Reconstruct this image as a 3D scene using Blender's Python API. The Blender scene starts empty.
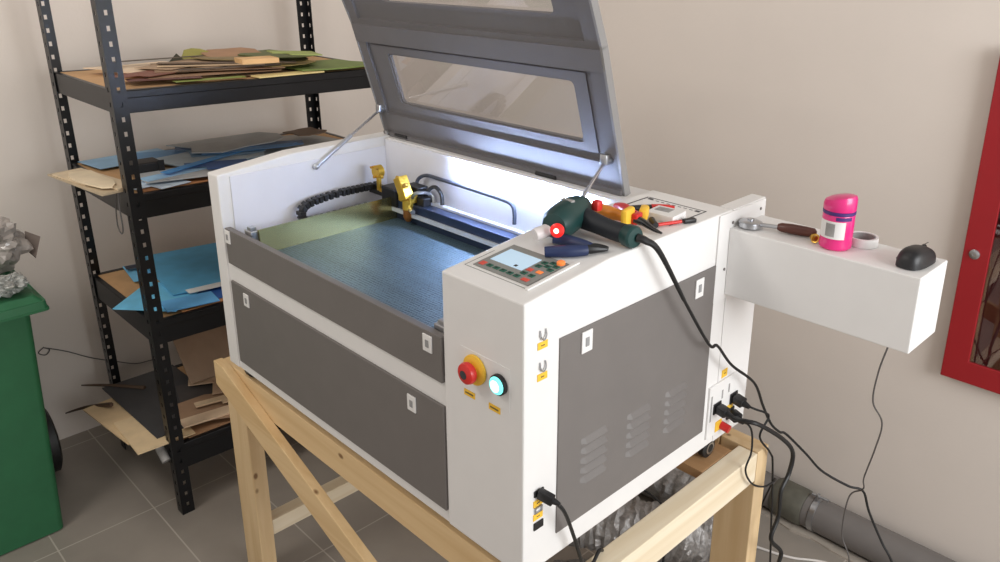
import bpy, bmesh, math, random
from mathutils import Vector, Matrix, noise
random.seed(7)
SC = bpy.context.scene
COL = SC.collection
FLOOR = -0.76            # z is counted from the underside of the engraver; all is lifted so that the floor is z = 0
RF = -0.65               # assumed floor before rescaling; room, rack, bin and pipe placed from image pixels
CAM_RESCALE = None            # (scale, offset) enlarging those shapes about the camera position; None leaves shapes unchanged
V = Vector
pi = math.pi

# ------------------------------------------------------------------ materials
def lin(c):
    out = []
    for v in c[:3]:
        v = v / 255
        out.append(v / 12.92 if v <= .04045 else ((v + .055) / 1.055) ** 2.4)
    return (*out, 1)

def mat(name, rgb, rough=.5, metal=0, var=.06, scale=18, bump=0, bscale=200, emit=0, spec=.5, coat=0):
    m = bpy.data.materials.new(name); m.use_nodes = True
    nt = m.node_tree; b = nt.nodes['Principled BSDF']
    b.inputs['Roughness'].default_value = rough
    b.inputs['Metallic'].default_value = metal
    b.inputs['Specular IOR Level'].default_value = spec
    b.inputs['Coat Weight'].default_value = coat
    tc = nt.nodes.new('ShaderNodeTexCoord')
    n = nt.nodes.new('ShaderNodeTexNoise'); n.inputs['Scale'].default_value = scale; n.inputs['Detail'].default_value = 4
    nt.links.new(tc.outputs['Object'], n.inputs['Vector'])
    r = nt.nodes.new('ShaderNodeValToRGB')
    c = lin(rgb)
    r.color_ramp.elements[0].position = .3; r.color_ramp.elements[1].position = .7
    r.color_ramp.elements[0].color = tuple(x * (1 - var) for x in c[:3]) + (1,)
    r.color_ramp.elements[1].color = tuple(min(1, x * (1 + var)) for x in c[:3]) + (1,)
    nt.links.new(n.outputs['Fac'], r.inputs['Fac'])
    nt.links.new(r.outputs['Color'], b.inputs['Base Color'])
    if emit:
        b.inputs['Emission Color'].default_value = c
        b.inputs['Emission Strength'].default_value = emit
    if bump:
        n2 = nt.nodes.new('ShaderNodeTexNoise'); n2.inputs['Scale'].default_value = bscale
        nt.links.new(tc.outputs['Object'], n2.inputs['Vector'])
        bp = nt.nodes.new('ShaderNodeBump'); bp.inputs['Strength'].default_value = bump; bp.inputs['Distance'].default_value = .003
        nt.links.new(n2.outputs['Fac'], bp.inputs['Height']); nt.links.new(bp.outputs['Normal'], b.inputs['Normal'])
    return m

def wood(name, rgb, axis, dark=.86, scale=14):
    """pine: grain stretched along one axis, with a few knots"""
    m = mat(name, rgb, .62, var=.05)
    nt = m.node_tree; b = nt.nodes['Principled BSDF']
    tc = nt.nodes.new('ShaderNodeTexCoord'); mp = nt.nodes.new('ShaderNodeMapping')
    s = [scale * 2.2] * 3; s[axis] = scale * .12
    mp.inputs['Scale'].default_value = s
    nt.links.new(tc.outputs['Object'], mp.inputs['Vector'])
    n = nt.nodes.new('ShaderNodeTexNoise'); n.inputs['Scale'].default_value = 1; n.inputs['Detail'].default_value = 5; n.inputs['Distortion'].default_value = .6
    nt.links.new(mp.outputs['Vector'], n.inputs['Vector'])
    r = nt.nodes.new('ShaderNodeValToRGB'); c = lin(rgb)
    r.color_ramp.elements[0].position = .3; r.color_ramp.elements[1].position = .62
    r.color_ramp.elements[0].color = (c[0] * dark, c[1] * dark * .93, c[2] * dark * .82, 1)
    r.color_ramp.elements[1].color = c
    nt.links.new(n.outputs['Fac'], r.inputs['Fac'])
    # knots
    mp2 = nt.nodes.new('ShaderNodeMapping'); s2 = [13] * 3; s2[axis] = 8
    mp2.inputs['Scale'].default_value = s2
    nt.links.new(tc.outputs['Object'], mp2.inputs['Vector'])
    vo = nt.nodes.new('ShaderNodeTexVoronoi'); vo.inputs['Scale'].default_value = 1
    nt.links.new(mp2.outputs['Vector'], vo.inputs['Vector'])
    kr = nt.nodes.new('ShaderNodeValToRGB')
    kr.color_ramp.elements[0].position = .05; kr.color_ramp.elements[1].position = .10
    kr.color_ramp.elements[0].color = (1, 1, 1, 1); kr.color_ramp.elements[1].color = (0, 0, 0, 1)
    nt.links.new(vo.outputs['Distance'], kr.inputs['Fac'])
    mx = nt.nodes.new('ShaderNodeMix'); mx.data_type = 'RGBA'
    nt.links.new(kr.outputs['Color'], mx.inputs[0]); nt.links.new(r.outputs['Color'], mx.inputs[6])
    mx.inputs[7].default_value = (c[0] * .33, c[1] * .24, c[2] * .18, 1)
    nt.links.new(mx.outputs[2], b.inputs['Base Color'])
    return m

def glass(name, tint, refl=.10, rough=.02, fr=.5):
    m = bpy.data.materials.new(name); m.use_nodes = True
    nt = m.node_tree; nt.nodes.clear()
    o = nt.nodes.new('ShaderNodeOutputMaterial'); t = nt.nodes.new('ShaderNodeBsdfTransparent')
    t.inputs['Color'].default_value = (*tint, 1)
    g = nt.nodes.new('ShaderNodeBsdfGlossy'); g.inputs['Roughness'].default_value = rough
    lw = nt.nodes.new('ShaderNodeLayerWeight'); lw.inputs['Blend'].default_value = .35
    mt = nt.nodes.new('ShaderNodeMath'); mt.operation = 'MULTIPLY_ADD'
    mt.inputs[1].default_value = fr; mt.inputs[2].default_value = refl
    nt.links.new(lw.outputs['Fresnel'], mt.inputs[0])
    mx = nt.nodes.new('ShaderNodeMixShader')
    nt.links.new(mt.outputs[0], mx.inputs[0]); nt.links.new(t.outputs[0], mx.inputs[1]); nt.links.new(g.outputs[0], mx.inputs[2])
    nt.links.new(mx.outputs[0], o.inputs['Surface'])
    return m

M = {}
M['white'] = mat('white_powder_coat', (228, 226, 224), .42, var=.015, bump=.04, bscale=500)
M['white_in'] = mat('white_inner_coat', (226, 226, 232), .45, var=.015)
M['panel'] = mat('grey_panel_coat', (112, 107, 104), .5, var=.03, bump=.05, bscale=600)
M['panel_d'] = mat('grey_slot', (146, 146, 146), .5)
M['lid'] = mat('lid_grey_coat', (108, 105, 106), .38, var=.03, bump=.04, bscale=600)
M['lid_edge'] = mat('lid_outer_grey', (140, 138, 136), .45, var=.02)
M['pane'] = glass('clear_acrylic', (.97, .97, .98), .0, fr=.22)
M['chrome'] = mat('chrome', (225, 225, 228), .15, 1, var=.02)
M['steel'] = mat('satin_steel', (190, 192, 196), .3, 1, var=.05)
M['alu'] = mat('aluminium', (205, 208, 214), .28, 1, var=.04)
M['olive'] = mat('brass_anodised_wall', (184, 176, 122), .2, .9, var=.06, scale=6)
M['black'] = mat('black_plastic', (24, 24, 26), .45, var=.1)
M['blackgl'] = mat('glossy_black_plastic', (16, 16, 17), .18, var=.1, coat=.4)
M['rubber'] = mat('black_rubber_cable', (20, 20, 21), .5, var=.1)
M['greycable'] = mat('grey_cable', (92, 88, 86), .55)
M['whitecable'] = mat('white_cable', (215, 210, 205), .5)
M['gold'] = mat('gold_anodised', (230, 188, 74), .3, .7, var=.1)
M['copper'] = mat('copper_nozzle', (190, 120, 62), .35, .8)
M['red'] = mat('red_plastic', (206, 44, 40), .35)
M['yellow'] = mat('yellow_label', (240, 192, 60), .5, var=.04)
M['green_btn'] = mat('dark_green_button', (34, 96, 78), .5)
M['red_btn'] = mat('red_button', (214, 84, 70), .5)
M['orange_btn'] = mat('orange_button', (236, 128, 62), .4, emit=.35)
M['keypad'] = mat('keypad_grey', (138, 138, 134), .5)
M['lcd'] = mat('lcd_screen', (186, 212, 232), .2, emit=.35, var=.02)
M['ink'] = mat('dark_print', (60, 60, 64), .6)
M['led_btn'] = mat('lit_start_button', (120, 240, 232), .3, emit=1.0, var=.02)
M['led_core'] = mat('lit_button_core', (240, 255, 255), .3, emit=1.6, var=.01)
M['led'] = mat('led_strip_light', (188, 210, 255), .4, emit=130, var=.0)
M['rack'] = mat('black_rack_steel', (19, 20, 23), .34, .3, var=.12, bump=.05)
M['mdf'] = mat('tan_shelf_board', (196, 156, 112), .7, var=.08, bump=.1)
M['pinex'] = wood('pine_along_x', (224, 194, 148), 0)
M['piney_lit'] = wood('pine_along_y_lit', (236, 222, 196), 1)  # paler than the other pine: light from the right put into the colour
M['pinez'] = wood('pine_along_z', (222, 194, 152), 2)
M['plankx'] = wood('brown_plank', (178, 140, 100), 0)
M['bin'] = mat('green_bin_plastic', (38, 100, 64), .5, var=.06, bump=.06, bscale=300)
M['gun'] = mat('dark_green_gun', (22, 58, 56), .42, var=.1)
M['gunblk'] = mat('gun_rubber_grip', (22, 27, 34), .6, var=.1)
M['blue'] = mat('navy_grip', (32, 46, 84), .5)
M['orange'] = mat('amber_grip', (222, 140, 44), .4)
M['yel2'] = mat('yellow_guard', (240, 190, 60), .4)
M['pink'] = mat('pink_plastic', (222, 40, 124), .3, coat=.3)
M['purple'] = mat('purple_band', (70, 40, 110), .4)
M['paper'] = mat('paper_white', (226, 224, 222), .7, var=.03)
M['papergrey'] = mat('printed_grey', (150, 148, 146), .7, var=.2, scale=60)
M['brownwood'] = mat('reddish_brown_handle', (84, 42, 32), .35, var=.15, scale=30)
M['brass'] = mat('brass', (212, 168, 80), .3, .9)
M['cabred'] = mat('red_cabinet_coat', (156, 26, 34), .4, var=.03)
M['cabdark'] = mat('dark_red_interior', (98, 24, 30), .6, var=.1)
M['cabglass'] = glass('cabinet_glass', (.86, .78, .78), .08)
M['pipe'] = mat('dark_grey_pipe', (116, 111, 108), .5, var=.05)
M['pipe_shaded'] = mat('pipe_socket', (92, 90, 80), .6, var=.15, scale=40)  # greenish shadow over the socket is put into its colour
M['mortar'] = mat('pale_mortar', (176, 166, 154), .9, var=.1, bump=.5, bscale=60)
M['duct'] = mat('aluminium_foil_duct', (150, 147, 145), .5, .55, var=.25, scale=70, bump=1, bscale=90)
M['film'] = glass('clear_plastic_film', (.88, .86, .84), .16, .12)
M['bluebed'] = mat('blue_grey_tray', (62, 74, 100), .3, .6, var=.1)
M['red_lamp'] = mat('red_indicator', (255, 196, 180), .4, emit=3)
M['rail'] = mat('bright_rail', (224, 230, 238), .35, .35, var=.02)
M['hose'] = mat('grey_blue_hose', (62, 66, 76), .4)
M['red_dim'] = mat('lit_red_ring', (230, 40, 36), .3, emit=.5)
M['whitetip'] = mat('pale_nozzle', (222, 216, 214), .4)
M['wallpaint'] = mat('matt_wall_paint', (222, 212, 203), .85, var=.025, scale=3, bump=.12, bscale=90)

# honeycomb bed: fine grid on steel, cells in object space
def honeycomb():
    m = mat('honeycomb_bed', (122, 152, 168), .4, .3, var=.06)
    nt = m.node_tree; b = nt.nodes['Principled BSDF']
    tc = nt.nodes.new('ShaderNodeTexCoord')
    vo = nt.nodes.new('ShaderNodeTexVoronoi'); vo.feature = 'DISTANCE_TO_EDGE'; vo.inputs['Scale'].default_value = 130; vo.inputs['Randomness'].default_value = .12
    nt.links.new(tc.outputs['Object'], vo.inputs['Vector'])
    r = nt.nodes.new('ShaderNodeValToRGB')
    r.color_ramp.elements[0].position = .05; r.color_ramp.elements[1].position = .30
    r.color_ramp.elements[0].color = lin((112, 140, 154)); r.color_ramp.elements[1].color = lin((20, 34, 46))
    nt.links.new(vo.outputs['Distance'], r.inputs['Fac'])
    n = nt.nodes.new('ShaderNodeTexNoise'); n.inputs['Scale'].default_value = 5
    mp = nt.nodes.new('ShaderNodeMapping'); mp.inputs['Scale'].default_value = (.5, 5, 1)
    nt.links.new(tc.outputs['Object'], mp.inputs['Vector']); nt.links.new(mp.outputs['Vector'], n.inputs['Vector'])
    mx = nt.nodes.new('ShaderNodeMix'); mx.data_type = 'RGBA'; mx.blend_type = 'MULTIPLY'; mx.inputs[0].default_value = .5
    nt.links.new(r.outputs['Color'], mx.inputs[6]); nt.links.new(n.outputs['Fac'], mx.inputs[7])
    nt.links.new(mx.outputs[2], b.inputs['Base Color'])
    bp = nt.nodes.new('ShaderNodeBump'); bp.inputs['Strength'].default_value = .6; bp.invert = True; bp.inputs['Distance'].default_value = .004
    nt.links.new(vo.outputs['Distance'], bp.inputs['Height']); nt.links.new(bp.outputs['Normal'], b.inputs['Normal'])
    return m
M['bed'] = honeycomb()

def tile_floor():
    m = mat('grey_floor_tile', (150, 142, 133), .4, var=.09, scale=5)
    nt = m.node_tree; b = nt.nodes['Principled BSDF']
    ramp = [n for n in nt.nodes if n.type == 'VALTORGB'][0]
    tc = [n for n in nt.nodes if n.type == 'TEX_COORD'][0]
    mp = nt.nodes.new('ShaderNodeMapping'); mp.inputs['Location'].default_value = (.99 + .1219 / 1.067, .10 - .0523 / 1.067, 0); mp.inputs['Scale'].default_value = (1 / 1.067,) * 3
    nt.links.new(tc.outputs['Object'], mp.inputs['Vector'])
    br = nt.nodes.new('ShaderNodeTexBrick'); br.offset = 0
    br.inputs['Scale'].default_value = 1; br.inputs['Brick Width'].default_value = .53; br.inputs['Row Height'].default_value = .275
    br.inputs['Mortar Size'].default_value = .0022; br.inputs['Mortar Smooth'].default_value = .2
    br.inputs['Mortar'].default_value = lin((186, 178, 168))
    nt.links.new(mp.outputs['Vector'], br.inputs['Vector'])
    nt.links.new(ramp.outputs['Color'], br.inputs['Color1']); nt.links.new(ramp.outputs['Color'], br.inputs['Color2'])
    nt.links.new(br.outputs['Color'], b.inputs['Base Color'])
    return m
M['floor'] = tile_floor()

# ------------------------------------------------------------------ mesh helpers
class G:
    """collects shapes into one bmesh"""
    def __init__(s): s.b = bmesh.new()
    def _xf(s, verts, m):
        if m is not None:
            for v in verts: v.co = m @ v.co
    def box(s, x0, x1, y0, y1, z0, z1, bev=0, m=None, seg=2):
        r = bmesh.ops.create_cube(s.b, size=1)
        vs = r['verts']
        for v in vs:
            v.co = V((x0 + (v.co.x + .5) * (x1 - x0), y0 + (v.co.y + .5) * (y1 - y0), z0 + (v.co.z + .5) * (z1 - z0)))
        if bev:
            es = list({e for v in vs for e in v.link_edges})
            o = bmesh.ops.bevel(s.b, geom=es, offset=bev, segments=seg, affect='EDGES', profile=.5)
            vs = list({v for f in o['faces'] for v in f.verts} | {v for v in vs if v.is_valid})
        s._xf(vs, m)
        return s
    def prism(s, pts, d, m=None):
        """planar polygon pts extruded by vector d"""
        d = V(d)
        a = [s.b.verts.new(V(p)) for p in pts]; c = [s.b.verts.new(V(p) + d) for p in pts]
        n = len(pts)
        s.b.faces.new(a[::-1]); s.b.faces.new(c)
        for i in range(n): s.b.faces.new((a[i], a[(i + 1) % n], c[(i + 1) % n], c[i]))
        s._xf(a + c, m)
        return s
    def cyl(s, p0, p1, r0, r1=None, n=24, cap=True):
        r1 = r0 if r1 is None else r1
        p0 = V(p0); p1 = V(p1); q = (p1 - p0).to_track_quat('Z', 'Y')
        A = []; B_ = []
        for i in range(n):
            t = 2 * pi * i / n; u = V((math.cos(t), math.sin(t), 0))
            A.append(s.b.verts.new(p0 + q @ (u * r0))); B_.append(s.b.verts.new(p1 + q @ (u * r1)))
        for i in range(n): s.b.faces.new((A[i], A[(i + 1) % n], B_[(i + 1) % n], B_[i]))
        if cap: s.b.faces.new(A[::-1]); s.b.faces.new(B_)
        return s
    def lathe(s, prof, o=(0, 0, 0), axis=(0, 0, 1), n=32, sx=1, sy=1):
        """profile [(r, h)...] spun about axis through o"""
        q = V(axis).to_track_quat('Z', 'Y'); o = V(o); rings = []
        for r, h in prof:
            rings.append([s.b.verts.new(o + q @ V((math.cos(2 * pi * i / n) * r * sx, math.sin(2 * pi * i / n) * r * sy, h))) for i in range(n)])
        for a, c in zip(rings, rings[1:]):
            for i in range(n): s.b.faces.new((a[i], a[(i + 1) % n], c[(i + 1) % n], c[i]))
        if prof[0][0] > 1e-6: s.b.faces.new(rings[0][::-1])
        if prof[-1][0] > 1e-6: s.b.faces.new(rings[-1])
        return s
    def tube(s, pts, r, n=10, sub=8, rr=None, flat=1):
        P = spline(pts, sub) if sub > 1 else [V(p) for p in pts]
        prev = None; up = V((0, 0, 1)); L = len(P)
        for k, p in enumerate(P):
            t = (P[min(k + 1, L - 1)] - P[max(k - 1, 0)]).normalized()
            if k == 0:
                x = t.cross(up)
                if x.length < 1e-3: x = t.cross(V((0, 1, 0)))
                x.normalize()
            else:
                x = (x - t * x.dot(t)).normalized()
            y = t.cross(x)
            R_ = r if rr is None else rr(k / (L - 1))
            ring = [s.b.verts.new(p + x * math.cos(2 * pi * i / n) * R_ + y * math.sin(2 * pi * i / n) * R_ * flat) for i in range(n)]
            if prev:
                for i in range(n): s.b.faces.new((prev[i], prev[(i + 1) % n], ring[(i + 1) % n], ring[i]))
            else: s.b.faces.new(ring[::-1])
            prev = ring
        s.b.faces.new(prev)
        return s
    def ring(s, outer, inner, d):
        """plate with a hole; outer/inner lists of equal length; extruded by d"""
        d = V(d); n = len(outer)
        o0 = [s.b.verts.new(V(p)) for p in outer]; i0 = [s.b.verts.new(V(p)) for p in inner]
        o1 = [s.b.verts.new(V(p) + d) for p in outer]; i1 = [s.b.verts.new(V(p) + d) for p in inner]
        for k in range(n):
            j = (k + 1) % n
            s.b.faces.new((o0[k], i0[k], i0[j], o0[j])); s.b.faces.new((o1[k], o1[j], i1[j], i1[k]))
            s.b.faces.new((o0[k], o0[j], o1[j], o1[k])); s.b.faces.new((i0[k], i1[k], i1[j], i0[j]))
        return s
    def ball(s, c, r, sx=1, sy=1, sz=1, sub=2):
        o = bmesh.ops.create_icosphere(s.b, subdivisions=sub, radius=r)
        for v in o['verts']: v.co = V((v.co.x * sx, v.co.y * sy, v.co.z * sz)) + V(c)
        return s

def spline(pts, sub):
    P = [V(p) for p in pts]; out = []
    for i in range(len(P) - 1):
        a = P[max(i - 1, 0)]; b = P[i]; c = P[i + 1]; d = P[min(i + 2, len(P) - 1)]
        for k in range(sub):
            t = k / sub
            out.append(.5 * ((2 * b) + (c - a) * t + (2 * a - 5 * b + 4 * c - d) * t * t + (3 * b - a - 3 * c + d) * t ** 3))
    out.append(P[-1])
    return out

def rrect(u0, u1, v0, v1, r, k=6):
    """rounded rectangle outline, 4*k points"""
    out = []
    for cx, cy, a in ((u1 - r, v1 - r, 0), (u0 + r, v1 - r, 90), (u0 + r, v0 + r, 180), (u1 - r, v0 + r, 270)):
        for i in range(k):
            t = math.radians(a + 90 * i / (k - 1))
            out.append((cx + r * math.cos(t), cy + r * math.sin(t)))
    return out

def rescaled(p):
    p = V(p)
    return p if CAM_RESCALE is None else p * CAM_RESCALE[0] + CAM_RESCALE[1]
ROOM = (1.067, V((-.1219, .0523, -.0666)))  # uniform scale about the camera position; room grows and its floor drops

def wloc(o):
    p = V((0, 0, 0))
    while o is not None:
        p += V(o.location); o = o.parent
    return p

def link(name, g, m, parent=None, loc=None, smooth=True, bevel=0, label=None, extra=()):
    """one mesh object; g is given in layout coordinates, the object origin is put at loc (or at its parent's)"""
    b = g.b
    for k, (g2, m2) in enumerate(extra):
        tmp = bpy.data.meshes.new('tmp'); bmesh.ops.recalc_face_normals(g2.b, faces=g2.b.faces); g2.b.to_mesh(tmp); g2.b.free()
        for p in tmp.polygons: p.material_index = k + 1
        b.from_mesh(tmp); bpy.data.meshes.remove(tmp)
    bmesh.ops.recalc_face_normals(b, faces=b.faces)
    if CAM_RESCALE is not None:
        for v in b.verts: v.co = rescaled(v.co)
    origin = rescaled(loc) if loc is not None else (wloc(parent) if parent else V((0, 0, 0)))
    for v in b.verts: v.co -= origin
    me = bpy.data.meshes.new(name); b.to_mesh(me); b.free()
    me.materials.append(M[m] if isinstance(m, str) else m)
    for g2, m2 in extra: me.materials.append(M[m2])
    if smooth:
        for p in me.polygons: p.use_smooth = True
        try: me.set_sharp_from_angle(angle=math.radians(32))
        except Exception: pass
    o = bpy.data.objects.new(name, me); COL.objects.link(o)
    if parent: o.parent = parent; o.location = origin - wloc(parent)
    else: o.location = origin
    if bevel:
        md = o.modifiers.new('edge', 'BEVEL'); md.width = bevel; md.segments = 2; md.limit_method = 'ANGLE'; md.angle_limit = math.radians(40)
    if label: o['label'] = label
    return o

def thing(name, label, cat, loc, group=None):
    o = bpy.data.objects.new(name, None); COL.objects.link(o); o.location = rescaled(loc)
    o.empty_display_size = .05
    return tag(o, label, cat, group)

def tag(o, label, cat, group=None):
    o['label'] = label; o['category'] = cat
    if group: o['group'] = group
    return o

def struct(o, label=None, cat=None):
    o['kind'] = 'structure'
    if label: o['label'] = label
    if cat: o['category'] = cat
    return o

def copy_tree(o, loc):
    c = o.copy(); COL.objects.link(c); c.location = loc
    for ch in list(o.children):
        k = ch.copy(); COL.objects.link(k); k.parent = c
        for g in list(ch.children):
            q = g.copy(); COL.objects.link(q); q.parent = k
    return c

# ------------------------------------------------------------------ room
CAM_RESCALE = ROOM
WL, WB = -1.06, 1.33
struct(link('floor', G().box(-1.16, 3.6, -3.0, 1.43, RF - .06, RF), 'floor', smooth=False), 'grey rectangular floor tiles with pale grout lines', 'floor')
struct(link('wall_left', G().box(WL - .1, WL, -3.0, WB + .1, RF, 2.3), 'wallpaint', smooth=False), 'plain beige painted wall behind the black shelving rack', 'wall')
struct(link('wall_back', G().box(WL, 3.6, WB, WB + .1, RF, 2.3), 'wallpaint', smooth=False), 'plain beige grey wall behind the laser engraver', 'wall')
# irregular mortar fillet on the floor in front of the pipe
g = G(); pts = []
xs = [-.3 + i * .06 for i in range(52)]
front = [V((x, 1.222 + random.uniform(-.006, .006), RF)) for x in xs]
back = [V((x, 1.25, RF)) for x in xs]
for i in range(len(xs) - 1):
    h = .006
    g.prism([front[i], front[i + 1], back[i + 1], back[i]], (0, 0, h + random.uniform(-.001, .001)))
struct(link('trim_1', g, 'mortar', smooth=False), 'pale ragged mortar line along the floor under the pipe', 'trim')
CAM_RESCALE = None

# ------------------------------------------------------------------ laser engraver
W, D = 1.05, .69
eng = thing('laser_engraver', 'white and grey laser engraving machine with open lid standing on wooden frame', 'laser engraver', (.52, .34, -.05))
PROF = lambda yb: [(0, 0), (0, .496), (.2, .516), (yb, .516), (yb, 0)]
link('left_side_wall', G().prism([(0, y, z) for y, z in PROF(.57)], (.05, 0, 0)), 'white', eng, smooth=False, bevel=.003)
link('control_column', G().prism([(.86, y, z) for y, z in PROF(.57)], (.19, 0, 0)), 'white', eng, smooth=False, bevel=.003)
link('rear_deck', G().box(.05, .86, .48, .57, 0, .512), 'white', eng, smooth=False)
link('tube_housing', G().box(0, 1.02, .57, D, 0, .45), 'white', eng, smooth=False)
link('rear_corner_block', G().box(1.02, W, .57, D, 0, .516), 'white', eng, smooth=False)
link('front_wall', G().box(.05, .86, .004, .03, 0, .30), 'white', eng, smooth=False)
link('floor_pan', G().box(.05, .86, .03, .48, .0, .30), 'white', eng, smooth=False)
# inside
ins = link('inner_lining', G().box(.05, .054, .03, .48, .30, .49).box(.054, .858, .474, .479, .33, .508).box(.054, .165, .03, .474, .30, .338), 'white_in', eng, smooth=False)
link('bed_side_wall', G().prism([(.163, .03, .33), (.163, .03, .385), (.172, .03, .388), (.178, .03, .33)], (0, .415, 0)), 'olive', eng, label='shiny olive brass side wall of the bed')
link('honeycomb_bed', G().box(.178, .858, .032, .474, .301, .33), 'bed', eng, smooth=False, label='blue grey honeycomb cutting bed')
link('bed_frame', G().box(.178, .858, .03, .045, .33, .3345).box(.178, .858, .048, .0505, .33, .3335).box(.178, .858, .054, .056, .33, .333), 'bluebed', eng, smooth=False)
link('rear_tray', G().box(.178, .858, .412, .473, .3302, .345), 'bluebed', eng, smooth=False)
gan = link('gantry_beam', G().box(.15, .855, .405, .442, .352, .384, .001), 'bluebed', eng, smooth=False)
link('guide_rail', G().box(.15, .855, .3985, .4045, .352, .362), 'rail', gan, smooth=False)
link('guide_rail', G().box(.15, .855, .434, .4425, .3845, .391), 'rail', gan, smooth=False)
link('rear_rail', G().box(.19, .855, .462, .472, .3455, .378), 'rail', eng, smooth=False)
# LED strip under the rear rim
led = link('led_strip', G().box(.34, .80, .462, .473, .487, .492), 'led', eng, smooth=False, label='bright white light strip under the rear rim')
# drag chains
def chain(path, w, name):
    g = G(); P = spline(path, 10)
    acc = 0; last = P[0]
    for a, b in zip(P, P[1:]):
        acc += (b - a).length
        if acc >= .0105:
            acc = 0
            t = (b - a).normalized(); x = V(w).normalized(); y = t.cross(x).normalized()
            m = Matrix((( t.x, x.x, y.x, b.x), (t.y, x.y, y.y, b.y), (t.z, x.z, y.z, b.z), (0, 0, 0, 1)))
            g.box(-.0048, .0048, -.012, .012, -.0078, .0078, .0008, m, 1)
    g.tube(path, .0078, 8, 10)
    return link(name, g, 'black', eng, label=None)
chain([(.085, .40, .346), (.085, .30, .346), (.085, .215, .347), (.085, .190, .362), (.085, .196, .384), (.085, .225, .394), (.085, .30, .400), (.085, .42, .398)], (1, 0, 0), 'drag_chain')
link('hose', G().tube([(.22, .445, .40), (.215, .455, .43), (.24, .462, .446), (.29, .463, .447), (.40, .462, .446), (.52, .461, .444), (.555, .46, .438), (.565, .458, .42), (.565, .458, .395)], .0048, 10, 8), 'hose', eng)
# left carriage and mirror mount
car = link('carriage', G().box(.13, .195, .40, .452, .362, .41, .003).box(.06, .13, .41, .445, .375, .392, .002), 'black', eng, smooth=False)
mm = link('mirror_mount', G().box(.108, .116, .405, .440, .392, .402, .001).box(.108, .120, .402, .410, .392, .43, .001).cyl((.116, .395, .444), (.116, .412, .444), .017, n=20).box(.10, .135, .399, .407, .428, .436, .001).box(.116, .15, .404, .41, .389, .398, .001), 'gold', eng, label='gold coloured mirror mount on the left carriage')
for dx, dz in ((-.011, .011), (.011, .011), (.0, -.013)):
    link('adjusting_screw', G().cyl((.116 + dx, .388, .444 + dz), (.116 + dx, .396, .444 + dz), .0035, n=10), 'brass', mm)
# laser head
hd = link('laser_head', G().box(.205, .262, .418, .452, .365, .425, .003).box(.262, .292, .412, .44, .36, .405, .003), 'black', eng, smooth=False)
rt = Matrix.Translation((.235, .395, .425)) @ Matrix.Rotation(math.radians(-28), 4, 'Y')
link('mirror_block', G().box(-.013, .013, -.014, .014, -.030, .030, .002, rt).box(.213, .262, .392, .418, .388, .412, .003), 'gold', hd, smooth=False, label='gold coloured mirror block')
link('knurled_screw', G().cyl((.252, .384, .438), (.252, .394, .436), .006, n=14).cyl((.222, .384, .452), (.222, .394, .448), .005, n=14), 'brass', hd)
link('head_cable', G().tube([(.27, .43, .405), (.285, .44, .425), (.30, .446, .43), (.32, .446, .415), (.33, .44, .392)], .005, 8, 6), 'black', hd)
link('lens_tube', G().cyl((.245, .398, .372), (.245, .398, .398), .0135, n=20), 'gold', hd)
link('nozzle', G().lathe([(.006, 0), (.010, .006), (.0125, .012), (.0125, .034)], (.245, .398, .340), n=20), 'copper', hd, label='copper coloured nozzle')
link('air_fitting', G().tube([(.262, .40, .405), (.275, .398, .418), (.285, .41, .42), (.288, .44, .41), (.30, .44, .385)], .0045, 8, 6).cyl((.256, .396, .372), (.276, .39, .372), .006, n=12), 'steel', hd)
for x in (.150, .835): link('door_catch', G().box(x - .016, x + .016, .013, .036, .345, .384, .002).box(x - .008, x + .010, .016, .030, .384, .392, .001), 'steel', eng, smooth=False)
# front door strip and lower panel
ds = link('front_door', G().box(.0665, .8565, -.003, .012, .287, .3745, .0012), 'panel', eng, smooth=False, label='grey drop front door strip')
lp = link('lower_panel', G().box(.0645, .8565, -.002, .004, .026, .241, .001), 'panel', eng, smooth=False, label='large dark grey front panel')
sp = link('side_panel', G().box(1.05, 1.0525, .078, .522, .047, .415, .001), 'panel', eng, smooth=False, label='grey right side panel with louvres')
def latch(parent, axis, a, z):
    """white latch plate with a grey slot; axis 'y' faces -y, 'x' faces +x"""
    if axis == 'y':
        y = -.003 if parent is ds else -.002
        link('latch', G().box(a - .012, a + .012, y - .003, y, z - .016, z + .016, .001), 'white', parent, smooth=False,
             extra=[(G().box(a - .004, a + .005, y - .0042, y - .0028, z - .007, z + .007, .0008), 'panel_d')])
    else:
        link('latch', G().box(1.0525, 1.0555, a - .013, a + .013, z - .019, z + .019, .001), 'white', parent, smooth=False,
             extra=[(G().box(1.0552, 1.0568, a - .005, a + .004, z - .008, z + .008, .0008), 'panel_d')])
latch(ds, 'y', .081, .356); latch(ds, 'y', .822, .352); latch(lp, 'y', .140, .213); latch(lp, 'y', .768, .211)
latch(sp, 'x', .141, .389); latch(sp, 'x', .465, .385)
for y0, z0 in ((.136, .2), (.262, .192), (.378, .19)):
    for k in range(5):
        z = z0 - k * .0195
        g = G(); n = 8; L = .072
        ring = []
        for i in range(n + 1):
            t = i / n; s_ = min(1, min(t, 1 - t) * 9)
            ring.append((y0 + L * t, s_))
        for (ya, sa), (yb, sb) in zip(ring, ring[1:]):
            ha, hb = .0068 * sa, .0068 * sb
            vs = [g.b.verts.new(c) for c in ((1.0524, ya, z + .006), (1.0524, yb, z + .006), (1.0524 + hb, yb, z - .0035), (1.0524 + ha, ya, z - .0035), (1.0524, ya, z - .005), (1.0524, yb, z - .005))]
            g.b.faces.new((vs[0], vs[1], vs[2], vs[3])); g.b.faces.new((vs[3], vs[2], vs[5], vs[4]))
        link('louvre', g, 'panel', sp)
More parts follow.
